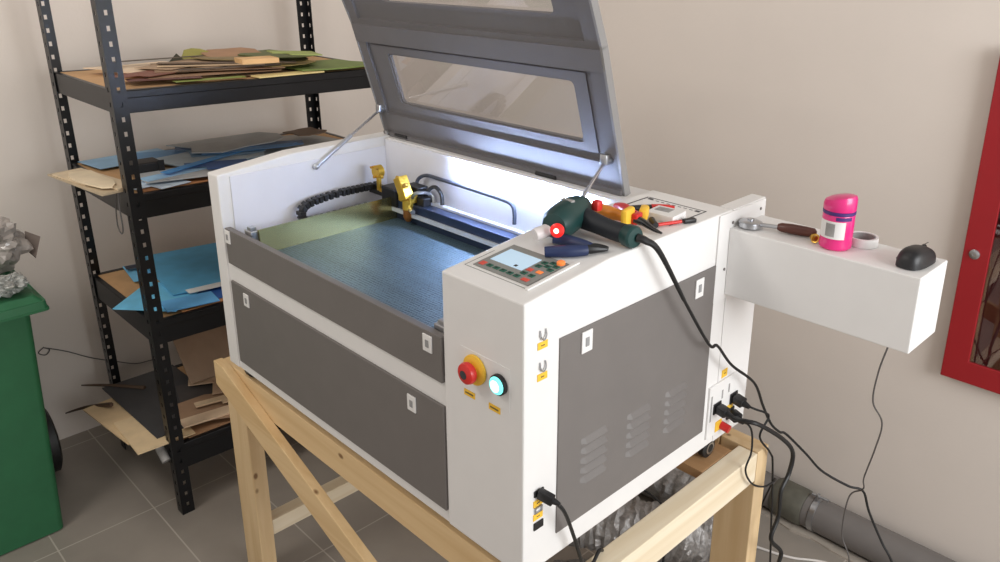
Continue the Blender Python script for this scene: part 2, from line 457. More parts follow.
# emergency stop and start button
pl = link('switch_plate', G().box(.905, 1.020, -.0009, 0, .302, .378, .0003), 'white', eng, smooth=False)
es = link('emergency_stop', G().lathe([(.026, 0), (.026, .004), (.020, .006), (.012, .007), (.012, .018)], (.942, -.002, .348), (0, -1, 0), 32), 'yellow', eng, label='yellow collar of the emergency stop')
link('stop_knob', G().lathe([(.014, 0), (.0178, .004), (.0188, .009), (.0172, .014), (.011, .0170), (0, .0175)], (.942, -.011, .348), (0, -1, 0), 32), 'red', es, label='red mushroom push knob')
g = G()
for i in range(9):
    t = math.radians(55 + i * 9); 
    m = Matrix.Translation((.942 + .0225 * math.cos(t), -.0062, .348 + .0225 * math.sin(t))) @ Matrix.Rotation(-t + pi / 2, 4, 'Y')
    g.box(-.0016, .0016, -.0005, .0005, -.0014, .0014, 0, m)
for i in range(3):
    t = math.radians(-45 + i * 8)
    m = Matrix.Translation((.942 + .0225 * math.cos(t), -.0062, .348 + .0225 * math.sin(t))) @ Matrix.Rotation(-t + pi / 2, 4, 'Y')
    g.box(-.0016, .0016, -.0005, .0005, -.0014, .0014, 0, m)
link('collar_print', g, 'ink', es, smooth=False)
link('knob_print', G().box(.9375, .9465, -.0294, -.0284, .3462, .3498).lathe([(.0075, 0), (.0075, .0006)], (.942, -.0284, .348), (0, -1, 0), 24), 'ink', es, smooth=False)
sb = link('start_button', G().lathe([(.0175, 0), (.0175, .006), (.0150, .007)], (.999, -.002, .345), (0, -1, 0), 32), 'black', eng)
link('lit_cap', G().lathe([(.0150, 0), (.0150, .002), (.0125, .0045), (.011, .005)], (.999, -.0085, .345), (0, -1, 0), 32), 'led_btn', sb, label='glowing cyan button cap')
link('lit_core', G().lathe([(.0105, 0), (.008, .0015), (0, .002)], (.999, -.0132, .345), (0, -1, 0), 24), 'led_core', sb, label='white hot centre of the lit button')
def ylabel(x, z, w=.026, h=.011):
    g = G()
    for k in range(7): g.box(x - w * .36 + k * w * .11, x - w * .36 + k * w * .11 + w * .07, -.0016, -.0011, z - .0012, z + .0016)
    link('warning_label', G().box(x - w / 2, x + w / 2, -.0012, 0, z - h / 2, z + h / 2), 'yellow', eng, smooth=False, extra=[(g, 'ink')])
ylabel(.925, .296); ylabel(.985, .2945)
def ylabel_x(y, z, w=.022, h=.012, par=None):
    g = G()
    for k in range(3): g.box(1.0511, 1.0516, y - w * .15 + k * w * .12, y - w * .15 + k * w * .12 + w * .07, z - .001, z + .001)
    link('warning_label', G().box(1.05, 1.0512, y - w / 2, y + w / 2, z - h / 2, z + h / 2), 'yellow', par or eng, smooth=False, extra=[(g, 'ink')])
for z in (.435, .381):
    link('hook_socket', G().tube([(1.051, .034, z + .008), (1.053, .034, z - .002), (1.054, .040, z - .008), (1.053, .046, z - .002), (1.051, .046, z + .008)], .0014, 8, 6), 'steel', eng)
    ylabel_x(.040, z - .018)
# USB corner ports
link('port', G().box(1.05, 1.0525, .024, .046, .147, .158, .0005), 'black', eng, smooth=False)
ylabel_x(.034, .133); ylabel_x(.034, .107)
link('port', G().ring([(1.0505, .034 + a, .12 + b) for a, b in rrect(-.009, .009, -.006, .006, .001, 3)], [(1.0505, .034 + a, .12 + b) for a, b in rrect(-.006, .006, -.0035, .0035, .001, 3)], (.002, 0, 0)), 'steel', eng, smooth=False)
link('port', G().box(1.05, 1.0525, .024, .046, .082, .096, .0005), 'black', eng, smooth=False)
# rear socket plate
skt = link('socket_plate', G().box(1.05, 1.0545, .536, .652, .02, .142, .001), 'white', eng, smooth=False)
for y, z in ((.566, .086), (.630, .084), (.622, .050)):
    link('mains_socket', G().box(1.0545, 1.0575, y - .014, y + .014, z - .012, z + .012, .001), 'black', skt, smooth=False)
ylabel_x(.592, .155, .02, .018)
l = link('warning_label', G().box(1.0545, 1.0557, .604, .630, .060, .072), 'yellow', skt, smooth=False)
link('warning_label', G().box(1.0545, 1.0557, .566, .59, .026, .05), 'yellow', skt, smooth=False)
link('fuse_holder', G().cyl((1.0545, .590, .034), (1.074, .592, .030), .009, n=16), 'red', skt, label='red cap at the bottom of the socket plate')
for y, z, h in ((.542, .06, .06), (.582, .10, .02), (.607, .105, .02)): link('plate_print', G().box(1.0545, 1.0549, y, y + .005, z, z + h), 'papergrey', skt, smooth=False)
# control keypad on the sloped top
SL = math.atan2(.02, .2)
KP = Matrix.Translation((.886, .046, .5007)) @ Matrix.Rotation(SL, 4, 'X')
kp = link('keypad', G().box(0, .126, 0, .095, 0, .0018, .0006, KP), 'keypad', eng, smooth=False)
link('screen', G().box(.010, .082, .030, .078, .0018, .0026, 0, KP), 'lcd', kp, smooth=False, label='lit pale blue display')
link('screen_print', G().box(.060, .066, .034, .040, .0026, .0029, 0, KP), 'ink', kp, smooth=False)
def btn(x, y, m, w=.011, h=.009):
    link('button', G().box(x, x + w, y, y + h, .0018, .0032, .0008, KP), m, kp, smooth=False,
         extra=[(G().box(x + w * .25, x + w * .75, y + h * .3, y + h * .7, .0032, .0034, 0, KP), 'black')] if m == 'green_btn' else ())
btn(.006, .006, 'red_btn', .011, .012)
for k in range(5): btn(.022 + k * .0155, .008, 'green_btn')
btn(.103, .006, 'red_btn', .014, .009)
for x, y, m in ((.086, .022, 'green_btn'), (.103, .022, 'green_btn'), (.086, .036, 'red_btn'), (.105, .038, 'orange_btn'),
                (.088, .054, 'green_btn'), (.088, .068, 'green_btn'), (.101, .061, 'green_btn'), (.101, .075, 'green_btn'), (.113, .068, 'green_btn'), (.113, .054, 'green_btn')): btn(x, y, m)
link('indicator', G().lathe([(.007, 0), (.007, .004), (.004, .006), (0, .0065)], KP @ V((.117, .086, .0018)), (0, -SL, 1), 18), 'orange_btn', kp, label='glowing orange round button')
link('panel_trim', G().box(.131, .138, -.012, .108, 0, .0032, .0008, KP), 'paper', eng, smooth=False, label='pale strip beside the keypad')
link('panel_outline', G().box(-.012, .128, -.008, -.0072, 0, .0006, 0, KP).box(-.012, -.0112, -.008, .06, 0, .0006, 0, KP), 'keypad', eng, smooth=False)
# framed sticker on the rear right deck
g = G()
for a in ((.885, .888, .40, .52), (.888, 1.022, .519, .521), (1.020, 1.022, .40, .52)): g.box(a[0], a[1], a[2], a[3], .5162, .5166)
for k in range(8): g.box(.90 + k * .013, .907 + k * .013, .508, .510, .5162, .5166)
g.box(.893, .903, .508, .516, .5162, .5167); g.box(1.004, 1.014, .506, .513, .5162, .5167)
link('deck_sticker', g, 'ink', eng, smooth=False, label='thin printed frame on the rear deck')
# tube extension box sticking out to the right
tb = link('tube_extension', G().box(1.0535, 1.405, .556, .676, .345, .482, .002), 'white', eng, smooth=False, label='long white box sticking out of the right rear')
link('mounting_flange', G().box(1.05, 1.0535, .52, .688, .335, .514, .001), 'white', eng, smooth=False)
link('screw', G().cyl((1.0535, .548, .40), (1.055, .548, .40), .003, n=10), 'panel', eng)
link('screw', G().cyl((1.0535, .668, .497), (1.055, .668, .497), .003, n=10), 'panel', eng)
link('screw', G().cyl((1.0535, .565, .492), (1.055, .565, .492), .003, n=10), 'panel', eng)
# casters
for x, y in ((.03, .052), (1.01, .06), (.05, .575), (1.030, .585)):
    cs = link('caster', G().box(x - .012, x + .012, y - .014, y + .014, -.012, 0, .001).box(x - .011, x - .009, y - .014, y + .008, -.034, -.01).box(x - .013, x - .011, y - .014, y + .008, -.030, -.01), 'black', eng, smooth=False)
    link('wheel', G().lathe([(.019, -.009), (.0235, -.006), (.0235, .006), (.019, .009), (.012, .0095)], (x, y - .004, -.0265), (1, 0, 0), 24), 'rubber', cs)
    link('hub', G().ring([V((x + .0095, y - .004 + .014 * math.cos(t), -.0265 + .014 * math.sin(t))) for t in [2 * pi * i / 20 for i in range(20)]], [V((x + .0095, y - .004 + .010 * math.cos(t), -.0265 + .010 * math.sin(t))) for t in [2 * pi * i / 20 for i in range(20)]], (.001, 0, 0)), 'steel', cs)
# ---- lid
yh, zh = .505, .516
A1 = math.radians(106.5); A2 = A1 + math.radians(5.7); L1 = .314
def plane(y0, z0, a):
    ux, uz = math.cos(a), math.sin(a)            # up the lid
    nx, nz = -math.sin(a), math.cos(a)           # toward the front (inside of lid)
    return lambda x, u, w=0: V((x, y0 + ux * u + nx * w, z0 + uz * u + nz * w))
P1 = plane(yh, zh, A1); P2 = plane(yh + L1 * math.cos(A1), zh + L1 * math.sin(A1), A2)
def lidplate(g, P, x0, x1, u0, u1, w0, w1, hole=None, r=.012):
    d = P(0, 0, w1) - P(0, 0, w0)
    if hole:
        out = rrect(x0, x1, u0, u1, .0005); inn = rrect(*hole, r)
        g.ring([P(a, b, w0) for a, b in out], [P(a, b, w0) for a, b in inn], d)
    else:
        g.prism([P(x0, u0, w0), P(x1, u0, w0), P(x1, u1, w0), P(x0, u1, w0)], d)
    return g
XL, XR = .025, .838
g = G()
lidplate(g, P1, XL, XR, 0, L1, -.010, -.004, (.137, .747, .104, .235))
lidplate(g, P1, XL, XR, 0, L1, -.004, .004, (.058, .803, .066, .276), .002)
lidplate(g, P1, .075, .785, .082, .258, -.004, -.001, (.132, .752, .100, .239))
L2 = .215
lidplate(g, P2, XL, XR, 0, L2, -.010, -.004, (.180, .735, .060, .165))
lidplate(g, P2, XL, XR, 0, L2, -.004, .004, (.058, .803, .012, .195), .002)
lid = link('lid', g, 'lid', eng, smooth=False, label='dark grey hinged lid standing open with two windows')
g = G(); lidplate(g, P1, XL, XR, L1 - .048, L1 - .002, .004, .0075); lidplate(g, P1, XL, XR, .0, .012, .004, .012)
link('cross_bar', g, 'lid', lid, smooth=False)
g = G()
for x0, x1 in ((XL - .004, XL), (XR, XR + .006)):
    lidplate(g, P1, x0, x1, -.004, L1 + .0006, -.0116, .006); lidplate(g, P2, x0, x1, -.0006, L2, -.0116, .006)
lidplate(g, P1, XL, XR, 0, L1, -.0116, -.0104, (.137, .747, .104, .235)); lidplate(g, P2, XL, XR, 0, L2, -.0116, -.0104, (.180, .735, .060, .165))
link('outer_shell', g, 'lid_edge', lid, smooth=False, label='light grey outer skin of the lid')
g = G(); lidplate(g, P1, .128, .756, .096, .243, -.0136, -.0120)
link('window_pane', g, 'pane', lid, smooth=False)
g = G(); lidplate(g, P2,   .172, .743, .052, .173, -.0136, -.0120)
link('window_pane', g, 'pane', lid, smooth=False)
link('hinge', G().cyl(P1(.60, .004, .012), P1(.66, .004, .012), .005, n=12), 'black', lid)
link('hinge', G().cyl(P1(.08, .010, .012), P1(.13, .010, .012), .004, n=12), 'black', lid)
link('magnet', G().cyl(P1(.045, .012, .012), P1(.045, .012, .016), .006, n=16), 'steel', lid)
# gas struts
def strut(a, b, n, r=.006):
    a = V(a); b = V(b); d = (b - a)
    s_ = link('gas_strut', G().cyl(a, a + d * .52, r, n=16).ball(a, .009), 'alu', eng, label=n)
    link('rod', G().cyl(a + d * .5, b, .0036, n=12), 'chrome', s_)
    link('end_bracket', G().box(b.x - .009, b.x + .009, b.y - .012, b.y + .012, b.z - .009, b.z + .012, .002).cyl(b - V((.014, 0, 0)), b + V((.014, 0, 0)), .004, n=10), 'steel', s_)
strut((.060, .256, .474), P1(.040, .078, .006), 'left chrome gas strut')
strut((.846, .325, .505), P1(.812, .078, .008), 'right chrome gas strut', .0042)

# ------------------------------------------------------------------ wooden stand
st = thing('wooden_stand', 'pale pine timber frame stand carrying the laser engraver', 'stand', (.5, .35, FLOOR))
TZ = -.05
g = G().box(-.118, 1.058, .03, .075, TZ - .08, TZ - .0005, .002)
link('front_beam', g, 'pinex', st, smooth=False)
link('side_beam', G().box(1.059, 1.105, .03, .668, TZ - .07, TZ, .002), 'piney_lit', st, smooth=False)
link('side_beam', G().box(-.118, -.072, .0755, .668, TZ - .07, TZ - .001, .002), 'piney_lit', st, smooth=False)
link('rear_beam', G().box(-.118, 1.008, .672, .718, TZ - .09, TZ, .002), 'pinex', st, smooth=False)
link('support_plank', G().box(-.0715, 1.058, .525, .64, TZ - .022, TZ, .001), 'plankx', st, smooth=False)
link('leg', G().box(-.122, -.022, .032, .076, FLOOR, TZ - .081, .002), 'pinez', st, smooth=False)
link('leg', G().box(1.011, 1.104, .672, .718, FLOOR, TZ, .002), 'pinez', st, smooth=False)
link('leg', G().box(1.011, 1.104, .032, .076, FLOOR, TZ - .082, .002), 'pinez', st, smooth=False)
link('leg', G().box(-.122, -.029, .672, .718, FLOOR, TZ - .091, .002), 'pinez', st, smooth=False)
a = V((-.118, .005, TZ + .0)); 
g = G().prism([(-.118, .005, -.046), (-.072, .005, -.046), (1.06, .005, -.462), (1.06, .005, -.535), (-.118, .005, -.116)], (0, .0245, 0))
link('diagonal_brace', g, 'pinex', st, smooth=False, bevel=.002)
link('stretcher', G().box(-.068, -.024, .0765, .671, -.594, -.546, .002), 'piney_lit', st, smooth=False)
link('stretcher', G().box(1.03, 1.075, .0765, .671, -.594, -.546, .002), 'piney_lit', st, smooth=False)

# ------------------------------------------------------------------ shelving rack
CAM_RESCALE = ROOM
RX0, RX1, RY0, RY1 = -.872, -.362, -.048, .832
rk = thing('shelving_rack', 'black slotted steel shelving rack with tan boards against left wall', 'shelf', (-.617, .39, RF))
def flange(g, p, du, w, z0, z1):
    """slotted flat strip: p corner, du unit dir across, w width; thickness .002 on the inner normal"""
    du = V(du); nv = V((-du.y, du.x, 0)) * .0022
    def bar(a, b, za, zb):
        q = [V(p) + du * a, V(p) + du * b]
        pts = [V((q[0].x, q[0].y, za)), V((q[1].x, q[1].y, za)), V((q[1].x, q[1].y, zb)), V((q[0].x, q[0].y, zb))]
        g.prism(pts, nv)
    c = w * .5; h = .0042
    bar(0, c - h, z0, z1); bar(c + h, w, z0, z1)
    z = z0; pitch = .0385; slot = .0130
    while z < z1:
        bar(c - h, c + h, z, min(z + pitch - slot, z1)); z += pitch
for x, sx in ((RX0, 1), (RX1, -1)):
    for y, sy in ((RY0, 1), (RY1, -1)):
        g = G(); flange(g, (x, y, 0), (sx, 0, 0), .036, RF, 1.12); flange(g, (x, y, 0), (0, sy, 0), .036, RF, 1.12)
        link('post', g, 'rack', rk, smooth=False)
LEV = [(.59, .65), (.302, .37), (-.075, -.003), (-.495, -.41)]
for z0, z1 in LEV:
    for x in (RX0 + .004, RX1 - .022):
        link('shelf_beam', G().box(x, x + .018, RY0 + .004, RY1 - .004, z0, z1 - .018, .002).box(x - .0015, x + .0195, RY0 + .004, RY1 - .004, z1 - .022, z1, .003), 'rack', rk, smooth=False)
    for y in (RY0 + .004, RY1 - .020):
        link('shelf_beam', G().box(RX0 + .023, RX1 - .023, y, y + .016, z0, z1, .002), 'rack', rk, smooth=False)
    link('shelf_board', G().box(RX0 + .0235, RX1 - .0225, RY0 + .021, RY1 - .021, z1 - .012, z1 - .0015), 'mdf', rk, smooth=False)
CAM_RESCALE = None

# ------------------------------------------------------------------ scrap sheets on the rack
CAM_RESCALE = ROOM
SM = {}; RACKED = []
def smat(rgb, rough=.6):
    rgb = tuple(min(238, int(c * 1.17)) for c in rgb)
    k = (rgb, rough)
    if k not in SM: SM[k] = mat('sheet_%d_%d_%d' % rgb, rgb, rough, var=.10, scale=14)
    return SM[k]
def outline(kind, w, d, seed):
    r = random.Random(seed); a, b = w / 2, d / 2
    if kind == 'rect': return [(-a, -b), (a, -b), (a, b), (-a, b)]
    if kind == 'tri': return [(-a, -b), (a, -b * .7), (a * .1, b)]
    if kind == 'notch': return [(-a, -b), (a * .2, -b), (a * .2, -b * .35), (a, -b * .35), (a, b), (-a, b)]
    if kind == 'cutout': return [(-a, -b), (-a * .2, -b), (-a * .1, -b * .1), (a * .35, -b * .1), (a * .45, -b), (a, -b), (a, b), (-a, b)]
    pts = []
    n = 11
    for i in range(n):
        t = 2 * pi * i / n; k = r.uniform(.72, 1.05)
        c, s_ = math.cos(t), math.sin(t); m_ = max(abs(c), abs(s_))
        pts.append((a * c / m_ * k, b * s_ / m_ * k))
    return pts
PILE = {}
def sheet(group, label, kind, x, y, w, d, rot, rgb, t=.0015, tilt=(0, 0), cat='sheet', name='scrap_sheet', rough=.6, seed=1, lift=0, z0=None):
    """flat offcut stacked on its shelf's pile; w runs along local x, d along local y"""
    z = PILE.setdefault(group, BASE[group]) if z0 is None else z0
    if not (tilt[0] or tilt[1]) and z0 is None: PILE[group] = z + t + .0002
    m = Matrix.Rotation(math.radians(rot), 4, 'Z') @ Matrix.Rotation(math.radians(tilt[0]), 4, 'X') @ Matrix.Rotation(math.radians(tilt[1]), 4, 'Y')
    g = G().prism([m @ V((a, b, 0)) for a, b in outline(kind, w, d, seed)], m @ V((0, 0, t)))
    lo = min(v.co.z for v in g.b.verts)
    for v in g.b.verts: v.co += V((x, y, z - lo + lift))
    o = link(name, g, smat(rgb, rough), None, loc=(x, y, z), smooth=False)
    RACKED.append(o)
    return tag(o, label, cat, group)
TOP = 'scrap sheets on the top shelf'; MID = 'scrap sheets on the second shelf'; THI = 'blue sheets on the third shelf'; BOT = 'scrap sheets on the bottom shelf'
BASE = {TOP: .6502, MID: .3702, THI: -.0028, BOT: -.4098}
A = lambda *a, **k: sheet(TOP, *a, **k)
A('tan backing sheet lying flat under the whole top shelf pile', 'cutout', -.60, .42, .30, .50, 0, (160, 130, 98))
A('cream narrow strip at the front edge right of the tan block', 'rect', -.390, .47, .05, .22, 2, (200, 182, 128), .004)
A('thin olive green strip at the front edge of the top shelf', 'rect', -.398, .23, .03, .20, -3, (112, 122, 56))
A('large leaf green sheet at the right end of the top shelf', 'free', -.47, .65, .24, .29, 10, (98, 114, 56), .004, seed=11)
A('dark red narrow strip under the rust red offcut, top shelf', 'rect', -.44, .12, .05, .19, -12, (86, 48, 42))
A('long brown strip lying along the front of the top shelf', 'rect', -.445, .27, .045, .38, -5, (128, 98, 72))
A('pale beige cardboard sheet at the left end of the top shelf', 'free', -.67, .16, .26, .26, 10, (192, 172, 148), .003, seed=3)
A('rust red plywood offcut near the front post on the top shelf', 'notch', -.50, .085, .10, .15, 25, (104, 60, 46))
A('mid brown cut frame in the middle of the top shelf pile', 'cutout', -.56, .33, .22, .36, -18, (128, 100, 76))
A('dull ochre offcut between the brown frame and the leaf green sheet', 'free', -.52, .50, .20, .22, 33, (140, 122, 74), seed=23)
A('grey brown offcut with a notch in the middle of top shelf pile', 'notch', -.60, .27, .20, .26, 32, (146, 122, 98))
A('narrow dark strip near the front of the top shelf pile', 'rect', -.47, .33, .02, .30, -9, (66, 54, 42))
A('pale thin strip lying across the grey brown offcut', 'rect', -.53, .30, .025, .30, -22, (176, 152, 122))
A('long dark brown strip across the top shelf pile', 'rect', -.55, .36, .035, .40, -30, (88, 70, 54))
A('khaki jagged offcut beside the olive yellow square, top shelf', 'free', -.68, .41, .18, .16, 20, (118, 102, 70), .003, seed=5)
A('dark slim strip at the back left of the top shelf pile', 'rect', -.72, .24, .02, .34, 4, (70, 60, 46))
A('moss green sheet right of the brown cardboard on the top shelf', 'free', -.62, .56, .24, .20, 24, (84, 92, 52), .003, seed=2)
A('light tan wood block on the front of the top shelf', 'rect', -.432, .395, .065, .11, -6, (198, 160, 112), .014, cat='wood block', name='wood_block')
A('pale green rectangle in front of the leaf green sheet', 'notch', -.44, .525, .11, .14, -14, (136, 148, 84), .003, tilt=(-3, 0))
A('large plain brown cardboard piece at the back of the top shelf', 'free', -.71, .46, .18, .20, 12, (146, 112, 86), .003, tilt=(3, 5), seed=8, z0=0.676)
A('blackish triangular scrap leaning up at the left of top shelf pile', 'tri', -.76, .29, .07, .06, 70, (48, 46, 34), .004, tilt=(34, 0), z0=0.654)
A('olive yellow square offcut propped upright on the top shelf', 'free', -.77, .355, .09, .06, 62, (128, 122, 64), .003, tilt=(50, 0), seed=14, z0=0.656)
A('dark green folded scrap at the back near the rear post, top shelf', 'free', -.63, .63, .16, .13, 200, (40, 54, 34), .004, tilt=(6, 8), seed=19, z0=0.668)
A('brownish green crumpled offcut behind the pale green rectangle', 'free', -.55, .575, .12, .12, 40, (84, 80, 48), .003, tilt=(5, 6), seed=4, z0=0.668)
A = lambda *a, **k: sheet(MID, *a, **k)
A('brown cardboard strip at the front edge of the second shelf', 'rect', -.410, .16, .05, .32, 0, (160, 112, 76))
A('wide grey sheet covering the back of the second shelf', 'free', -.66, .46, .36, .70, 0, (146, 146, 144), .003, seed=21)
A('white blue sheet behind the front post on the second shelf', 'notch', -.43, .05, .12, .14, 14, (176, 190, 204))
A('pale blue sheet at the left rear corner of the second shelf', 'rect', -.78, .11, .14, .26, 8, (122, 154, 180))
A('dull grey wide sheet on the right half of the second shelf', 'rect', -.50, .48, .22, .42, 4, (132, 134, 134), .003)
A('mid blue sheet under the grey piles on the second shelf', 'notch', -.64, .25, .30, .34, -12, (86, 128, 166))
A('broad pale grey sheet at the front of the second shelf', 'rect', -.465, .16, .14, .26, -10, (160, 164, 166), .003)
A('long white edged blue strip near the front of the second shelf', 'rect', -.48, .17, .05, .30, 12, (140, 176, 206))
A('light grey blue sheet with torn edge on the second shelf', 'free', -.60, .30, .26, .32, 15, (146, 160, 170), .003, seed=12)
A('navy blue offcut near the machine on the second shelf', 'notch', -.47, .25, .10, .18, -20, (48, 78, 126))
A('steel blue torn sheet in the middle of the second shelf', 'free', -.66, .36, .20, .26, -30, (96, 124, 150), seed=27)
A('bright blue thin strip across the second shelf pile', 'rect', -.54, .27, .03, .40, 24, (70, 130, 186))
A('slate blue long strip at the back of second shelf pile', 'rect', -.66, .42, .05, .40, -24, (66, 86, 114))
A('blue thin curved strip beside the slate strip, second shelf', 'free', -.58, .42, .05, .34, -10, (64, 108, 152), seed=33)
A('smooth grey sheet on top of the second shelf pile', 'free', -.70, .42, .24, .38, 6, (140, 144, 146), .003, seed=31)
A('dark brown scrap by the rear post on the second shelf', 'free', -.68, .68, .14, .14, 10, (96, 78, 62), .004, seed=7)
for k, (dx, dy, r_, w_, d_, lab) in enumerate(((0, 0, 7, .33, .095, 'bottom beige card of the stack overhanging the left of second shelf'),
                             (.012, .006, 10, .30, .085, 'middle beige card of the overhanging stack on second shelf'),
                             (.03, -.002, 6, .25, .085, 'topmost beige card with torn corner overhanging second shelf'))):
    A(lab, ('rect', 'notch', 'free')[k], -.585 + dx, -.072 + dy, w_, d_, r_, ((164, 148, 124), (184, 168, 142), (196, 182, 156))[k], .005, seed=40 + k, z0=.371 + k * .0052)
bz = .386
o = link('black_bracket', G().box(-.60, -.53, .02, .115, bz, bz + .028, .004).box(-.53, -.527, .10, .118, bz, bz + .032, .001), 'black', None, loc=(-.565, .07, bz), smooth=False)
tag(o, 'small black bracket lying on the sheets beside the front post', 'bracket'); RACKED.append(o)
o = link('wire_loop', G().tube([(-.45, -.0515, .368), (-.452, -.058, .33), (-.46, -.06, .27), (-.44, -.06, .25), (-.42, -.06, .27), (-.425, -.058, .33), (-.43, -.052, .368)], .002, 6, 6), 'greycable', None, loc=(-.44, -.055, .366))
tag(o, 'thin grey wire loop hanging below the overhanging beige cards', 'wire'); RACKED.append(o)
A = lambda *a, **k: sheet(THI, *a, **k)
A('narrow brown board along the front of the third shelf', 'rect', -.407, .30, .05, .50, 0, (164, 116, 78), .003)
A('dark blue sheet peeking out at the front of the third shelf', 'rect', -.45, .33, .09, .40, 2, (44, 84, 150), .003)
A('blue sheet with white border at the rear left of third shelf', 'rect', -.76, .14, .16, .20, -8, (104, 168, 204))
A('light blue pointed sheet overhanging the left side of third shelf', 'rect', -.52, .045, .21, .19, -48, (98, 170, 210))
A('small blue sheet with pale border at the front of third shelf', 'rect', -.42, .09, .085, .15, -8, (88, 152, 200), .003)
A('large teal blue sheet spread over the third shelf', 'rect', -.66, .37, .40, .56, -6, (78, 148, 186), .003)
A('white strip lying along the big blue sheet, third shelf', 'rect', -.47, .29, .035, .36, -4, (200, 208, 214))
A('small black sticker sheet at the rear left of third shelf', 'rect', -.80, .075, .035, .06, -8, (40, 44, 56), .001)
A = lambda *a, **k: sheet(BOT, *a, **k)
A('rusty tan base sheet on the bottom shelf board', 'rect', -.50, .22, .24, .42, 0, (146, 112, 84), .004)
A('lower beige card overhanging the bottom shelf on the left', 'notch', -.62, -.055, .30, .20, 186, (186, 162, 128), .004)
A('upper beige card under the black sheet on bottom shelf', 'notch', -.49, -.050, .22, .17, 178, (196, 174, 140), .004)
A('big charcoal black sheet overhanging the left of bottom shelf', 'rect', -.635, .045, .42, .24, 2, (56, 56, 58), .004)
A('dark grey sheet in front of the leaning panel, bottom shelf', 'rect', -.56, .19, .18, .24, -16, (66, 63, 62), .004)
A('brown torn cardboard at the front of the bottom shelf', 'free', -.46, .17, .18, .30, -10, (142, 116, 94), .004, seed=15)
A('long cream strip at the front edge of the bottom shelf', 'rect', -.410, .16, .05, .30, -6, (196, 174, 148), .005)
A('pale brown sheet with a cut corner on the bottom shelf', 'notch', -.60, .24, .20, .24, -26, (176, 152, 128), .004)
A('second cream strip with a screw hole behind the front strip', 'notch', -.46, .20, .045, .24, -10, (188, 166, 138), .005)
A('brown grey panel leaning back on the bottom shelf', 'rect', -.72, .36, .30, .46, 0, (138, 118, 100), .004, tilt=(0, 50), cat='panel')
# splinters and a tube at the bottom shelf
for pts, lab in (([(-.70, -.10, -.388), (-.80, -.15, -.42), (-.90, -.19, -.47)], 'dark bent strip poking out left of the bottom shelf'),
                 ([(-.74, .02, -.3905), (-.84, -.06, -.392), (-.93, -.12, -.405)], 'thin brown splinter poking out toward the wall at bottom shelf')):
    o = link('wood_splinter', G().tube(pts, .006, 6, 4, rr=lambda t: .008 * (1 - t * .7)), smat((74, 58, 46)), None, loc=pts[0], smooth=False)
    tag(o, lab, 'strip'); RACKED.append(o)
o = link('plastic_tube', G().cyl((-.385, -.066, -.46), (-.43, -.070, -.418), .013, n=16), 'papergrey', None, loc=(-.40, -.066, -.45)); tag(o, 'small pale plastic tube at the front corner of bottom shelf', 'tube')
o = link('wall_wire', G().tube([(WL + .006, -.185, -.285), (WL + .006, -.205, -.30), (WL + .006, -.185, -.315), (WL + .006, -.17, -.30), (WL + .006, -.185, -.288), (WL + .006, -.12, -.325), (WL + .006, -.05, -.375), (WL + .006, .03, -.42), (WL + .006, .10, -.455), (WL + .006, .18, -.47), (WL + .006, .24, -.55), (WL + .006, .25, -.648)], .0018, 6, 6), 'greycable', None, loc=(WL, .03, -.42))
tag(o, 'thin loose grey wire running along the left wall behind the rack', 'wire')
CAM_RESCALE = None

# rack and its sheets sheared to fit image coordinates; dip also lowers the far end
Y_SHEAR, Z_SHEAR = .014, .028
def shear_rack(o, with_z):
    for v in o.data.vertices:
        p = v.co + V(o.location) + (V(o.parent.location) if o.parent else V((0, 0, 0)))
        v.co.y -= Y_SHEAR * (p.z - FLOOR)
        if with_z: v.co.z -= Z_SHEAR * max(0, p.y)
for o in list(rk.children): shear_rack(o, not o.name.startswith('post'))
for o in RACKED: shear_rack(o, True)

# ------------------------------------------------------------------ green bin
CAM_RESCALE = ROOM
bn = thing('wheeled_bin', 'dark green plastic wheelie bin with flat lid at the left edge', 'bin', (-.78, -.55, RF))
def frustum(g, lo, hi, z0, z1, r=.03):
    a = rrect(*lo, r); b = rrect(*hi, r)
    A = [g.b.verts.new((x, y, z0)) for x, y in a]; B_ = [g.b.verts.new((x, y, z1)) for x, y in b]
    n = len(A)
    for i in range(n): g.b.faces.new((A[i], A[(i + 1) % n], B_[(i + 1) % n], B_[i]))
    g.b.faces.new(A[::-1]); g.b.faces.new(B_)
    return g
link('bin_body', frustum(G(), (-.945, -.548, -.80, -.330), (-.985, -.548, -.82, -.304), RF + .004, .055, .018), 'bin', bn)
ld = link('bin_lid', frustum(frustum(G(), (-1.015, -.520, -.85, -.264), (-1.015, -.523, -.85, -.267), .056, .083, .012), (-1.01, -.528, -.845, -.272), (-1.0, -.545, -.835, -.288), .083, .098, .012), 'bin', bn)
link('lid_rim', G().ring([(x, y, .0558) for x, y in rrect(-1.017, -.518, -.852, -.262, .012)], [(x, y, .0558) for x, y in rrect(-1.01, -.525, -.845, -.269, .012)], (0, 0, .006)), 'bin', ld)
for y in (-.268, -.86):
    w_ = link('wheel', G().lathe([(.10, -.022), (.115, -.014), (.115, .014), (.10, .022), (.06, .024)], (-.90, y if y > -.5 else y, RF + .116), (0, 1, 0), 28), 'rubber', bn)
    link('hub', G().cyl((-.90, y - .026, RF + .116), (-.90, y + .026, RF + .116), .03, n=18), 'black', w_)
link('handle', G().tube([(-1.02, -.75, .06), (-1.045, -.75, .05), (-1.045, -.36, .05), (-1.02, -.36, .06)], .012, 10, 4), 'bin', bn)
